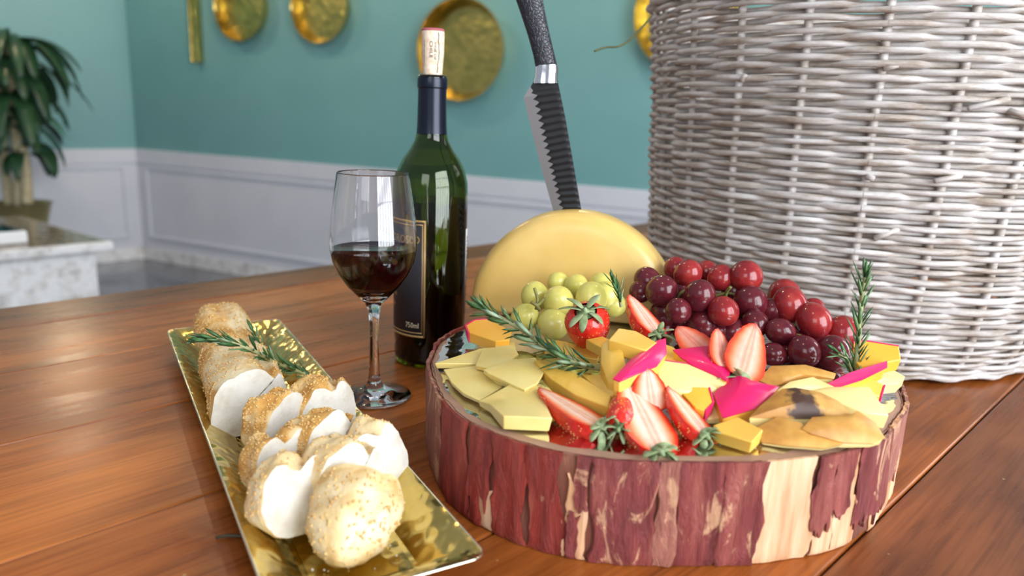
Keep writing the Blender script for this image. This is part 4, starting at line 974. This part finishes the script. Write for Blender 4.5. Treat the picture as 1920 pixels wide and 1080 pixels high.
# ------------------------------------------------------------------ grapes
def grape_bunch(name, label, lst, mats, ydep, stems, gname):
    c0 = sum((D(x, y, ydep(x, y)) for x, y, *_ in lst), V())/len(lst); o = thing(name, V((c0.x, c0.y, ZT+.003)), label, 'grapes')
    for i, e in enumerate(lst):
        x, y, r = e[:3]; Yv = ydep(x, y)+(e[4] if len(e) > 4 else 0); c = D(x, y, Yv); R = r*(c-EYE).dot(fw)/F
        rs = random.Random(i*13+len(lst)); ax = V((rs.uniform(-.6, .6), rs.uniform(-.7, .7), rs.uniform(-.6, .9))).normalized(); el = rs.uniform(1.02, 1.14)
        if c.z-R < ZT+.002: c.z = ZT+.002+R
        prof = [(max(1e-4, R*math.sin(PI*k/14)*.985), -R*math.cos(PI*k/14)*el) for k in range(15)]
        part('grape', *lathe(prof, 24, c, ax, (.3, .2, 1)), mats[e[3] if len(e) > 3 else 0], o)
    for s in stems:
        pts = catmull([D(x, y, yy) for x, y, yy in s], 5); part('stem', *tube(pts, [.0014]*len(pts), 6), stem_g, o)
    return o
Z5 = lambda x, y, r, k=0, dy=0: (1150+x/3.368, 460+y/3.368, r/3.368, k, dy)
RL = [Z5(215, 220, 84, 1, .02), Z5(175, 290, 74, 1, .02), Z5(305, 287, 101, 1), Z5(392, 148, 74, 0, .03), Z5(470, 180, 89, 0, .01), Z5(590, 168, 74, 0, .03), Z5(680, 205, 86, 0, .012), Z5(838, 197, 106, 0, .006),
      Z5(545, 320, 101, 1, -.012), Z5(410, 414, 84, 1, -.012), Z5(565, 490, 100, 1, .005), Z5(695, 416, 97, 0, -.014), Z5(862, 365, 110, 1, .004), Z5(895, 492, 86, 1, -.004), Z5(320, 430, 92, 1, .02), Z5(760, 540, 86, 1, .004), Z5(450, 300, 80, 1, .02), Z5(760, 300, 80, 1, .02), Z5(680, 540, 80, 1, .006)]+[Z5(300, 560, 84, 1, .035), Z5(450, 590, 86, 1, .03), Z5(620, 620, 84, 1, .03), Z5(790, 620, 84, 1, .03), Z5(400, 420, 84, 1, .032), Z5(570, 420, 84, 1, .034), Z5(740, 430, 84, 1, .034)]
RR = [Z5(1080, 320, 106, 0, .022), Z5(1112, 375, 109, 0, .004), Z5(1000, 412, 80, 1, .012), Z5(1260, 395, 66, 0, .03), Z5(1262, 475, 112, 0), Z5(1056, 546, 87, 1, -.004), Z5(1440, 552, 104, 0, .012), Z5(1206, 672, 101, 1, -.01),
      Z5(1010, 690, 76, 1, .0), Z5(1375, 715, 108, 1, .0), Z5(1090, 690, 62, 1, .008), Z5(1320, 640, 84, 0, .014), Z5(1200, 570, 84, 1, .02)]+[Z5(1150, 760, 84, 1, .03), Z5(1290, 780, 84, 1, .03), Z5(1130, 560, 84, 1, .034), Z5(1300, 600, 84, 1, .036)]
grape_bunch('red_grape_bunch', 'bunch of dark red grapes in the middle, against the cheese wheel', RL, [grape_r, grape_d], lambda x, y: .640-(y-500)*.00030-(x-1200)*.00003,
            [[(1360, 560, .62), (1362, 548, .615), (1370, 538, .61)], [(1268, 560, .63), (1276, 550, .628), (1284, 545, .63)], [(1240, 600, .63), (1300, 570, .64), (1370, 550, .63), (1420, 580, .62)], [(1230, 520, .625), (1222, 526, .63)]], 'red grapes')
grape_bunch('red_grape_bunch', 'bunch of bright red grapes on the right beside the upright rosemary', RR, [grape_r, grape_d], lambda x, y: .640-(y-500)*.00042,
            [[(1490, 610, .60), (1500, 606, .598), (1488, 590, .605)], [(1493, 628, .59), (1500, 630, .588), (1510, 632, .59)], [(1470, 600, .61), (1520, 620, .60), (1560, 640, .59)]], 'red grapes')
GG = [(1003, 556, 27, 0, .015), (1047, 530, 21, 0, .03), (1080, 536, 23, 0, .022), (1047, 565, 29.5, 0, -.004), (1109, 560, 31, 0, -.004), (1127, 534, 24, 0, .026), (1136, 556, 28, 0, .008), (984, 595, 26, 0, .0), (1037, 608, 30, 0, -.002), (1150, 572, 24, 0, .012), (1078, 600, 28, 0, .012)]
grape_bunch('green_grape_bunch', 'bunch of pale green grapes leaning on the cheese wheel', GG, [grape_g], lambda x, y: .628-(y-550)*.0003,
            [[(1005, 580, .60), (1008, 562, .605), (1002, 540, .61)], [(996, 566, .60), (1008, 572, .598), (1020, 560, .61)], [(1006, 572, .597), (1012, 582, .6)]], 'green grapes')

# ------------------------------------------------------------------ rosemary
nv = [V((0, -.5, 0)), V((-.078, 0, .01)), V((0, 0, .045)), V((.078, 0, .01)), V((-.065, .3, .01)), V((0, .3, .04)), V((.065, .3, .01)), V((0, .5, 0)), V((0, 0, -.02))]
needle_me = bpy.data.meshes.new('needle'); needle_me.from_pydata([(v.x, v.y+.5, v.z) for v in nv], [], [(0, 2, 1), (0, 3, 2), (1, 2, 5, 4), (2, 3, 6, 5), (4, 5, 7), (5, 6, 7), (0, 1, 8), (0, 8, 3), (1, 4, 8), (3, 8, 6), (4, 7, 8), (6, 8, 7)])
needle_me.materials.append(rose_m); needle_me.polygons.foreach_set('use_smooth', [True]*len(needle_me.polygons))
def sprig(label, pts, n, ln, spread, seed, rst=(.0016, .0009), branches=()):
    pts = catmull(pts, 8); o = thing('rosemary_sprig', pts[0], label, 'herb', 'rosemary sprigs'); rs = random.Random(seed)
    def stem(pp_, r0, r1): part('stem', *tube(pp_, [r0+(r1-r0)*i/(len(pp_)-1) for i in range(len(pp_))], 7), rosestem_m, o)
    def needles(pp_, n, ln, t0=.05):
        for k in range(n):
            t = t0+(1-t0)*(k+rs.random()*.6)/n; f = t*(len(pp_)-1); i = min(int(f), len(pp_)-2); p = pp_[i].lerp(pp_[i+1], f-i); A = (pp_[i+1]-pp_[i]).normalized()
            X, Y, _ = frame(A); az = k*2.4+rs.uniform(-.5, .5); sp2 = spread*rs.uniform(.65, 1.25)*(1-.55*max(0, t-.75)/.25)
            d = (A*math.cos(sp2)+(X*math.cos(az)+Y*math.sin(az))*math.sin(sp2)).normalized()
            L = ln*rs.uniform(.7, 1.2)*(1-.25*max(0, t-.8)/.2)
            if p.z+d.z*L < ZMIN: d.z = max(d.z, (ZMIN-p.z)/L+.05); d.normalize()
            nb = bpy.data.objects.new('needle', needle_me); C.objects.link(nb); nb.parent = o
            xx, yy, zz = frame(d, (X*math.cos(az)+Y*math.sin(az)))
            M_ = Matrix((xx*L*1.0, d*L, xx.cross(d)*L)).transposed().to_4x4(); M_.translation = p-ORG[o]; nb.matrix_local = M_
    stem(pts, *rst); needles(pts, n, ln)
    for bp2, bn in branches:
        bp2 = catmull(bp2, 6); stem(bp2, .0011, .0006); needles(bp2, bn, ln)
    return o
ZMIN = ZT+.004
sprig('rosemary sprig lying over the pale cheese slices on the log', [W(1125, 690, ZT+.022), W(1080, 682, ZT+.026), W(1035, 660, ZT+.030), W(985, 622, ZT+.036), W(925, 588, ZT+.044), W(908, 578, ZT+.046)], 92, .0195, .66, 1, (.0024, .0013))
sprig('small rosemary tip between the green and the dark red grapes', [D(1165, 575, .60), D(1160, 553, .60), D(1152, 535, .602)], 14, .016, .5, 9)
ZMIN = .008
sprig('rosemary sprig laid across the baguette on the brass tray', [W(612, 722, .012), W(570, 700, .020), W(520, 682, .040), W(470, 655, .066), W(415, 637, .076), W(385, 636, .077)], 62, .021, .42, 2, (.0021, .0011),
      branches=[([W(520, 680, .036), W(500, 660, .042), W(480, 630, .056)], 12)])
ZMIN = ZT+.004
yr = W(1603, 722, ZT+.008).y
sprig('rosemary sprig standing upright at the right of the log', [D(1603, 724, yr), D(1605, 690, yr), D(1609, 640, yr), D(1613, 590, yr), D(1618, 545, yr), D(1622, 520, yr)], 56, .018, .50, 3, (.0024, .0013),
      branches=[([D(1603, 715, yr), D(1595, 690, yr-.004), D(1587, 672, yr-.008), D(1572, 664, yr-.012)], 12)])
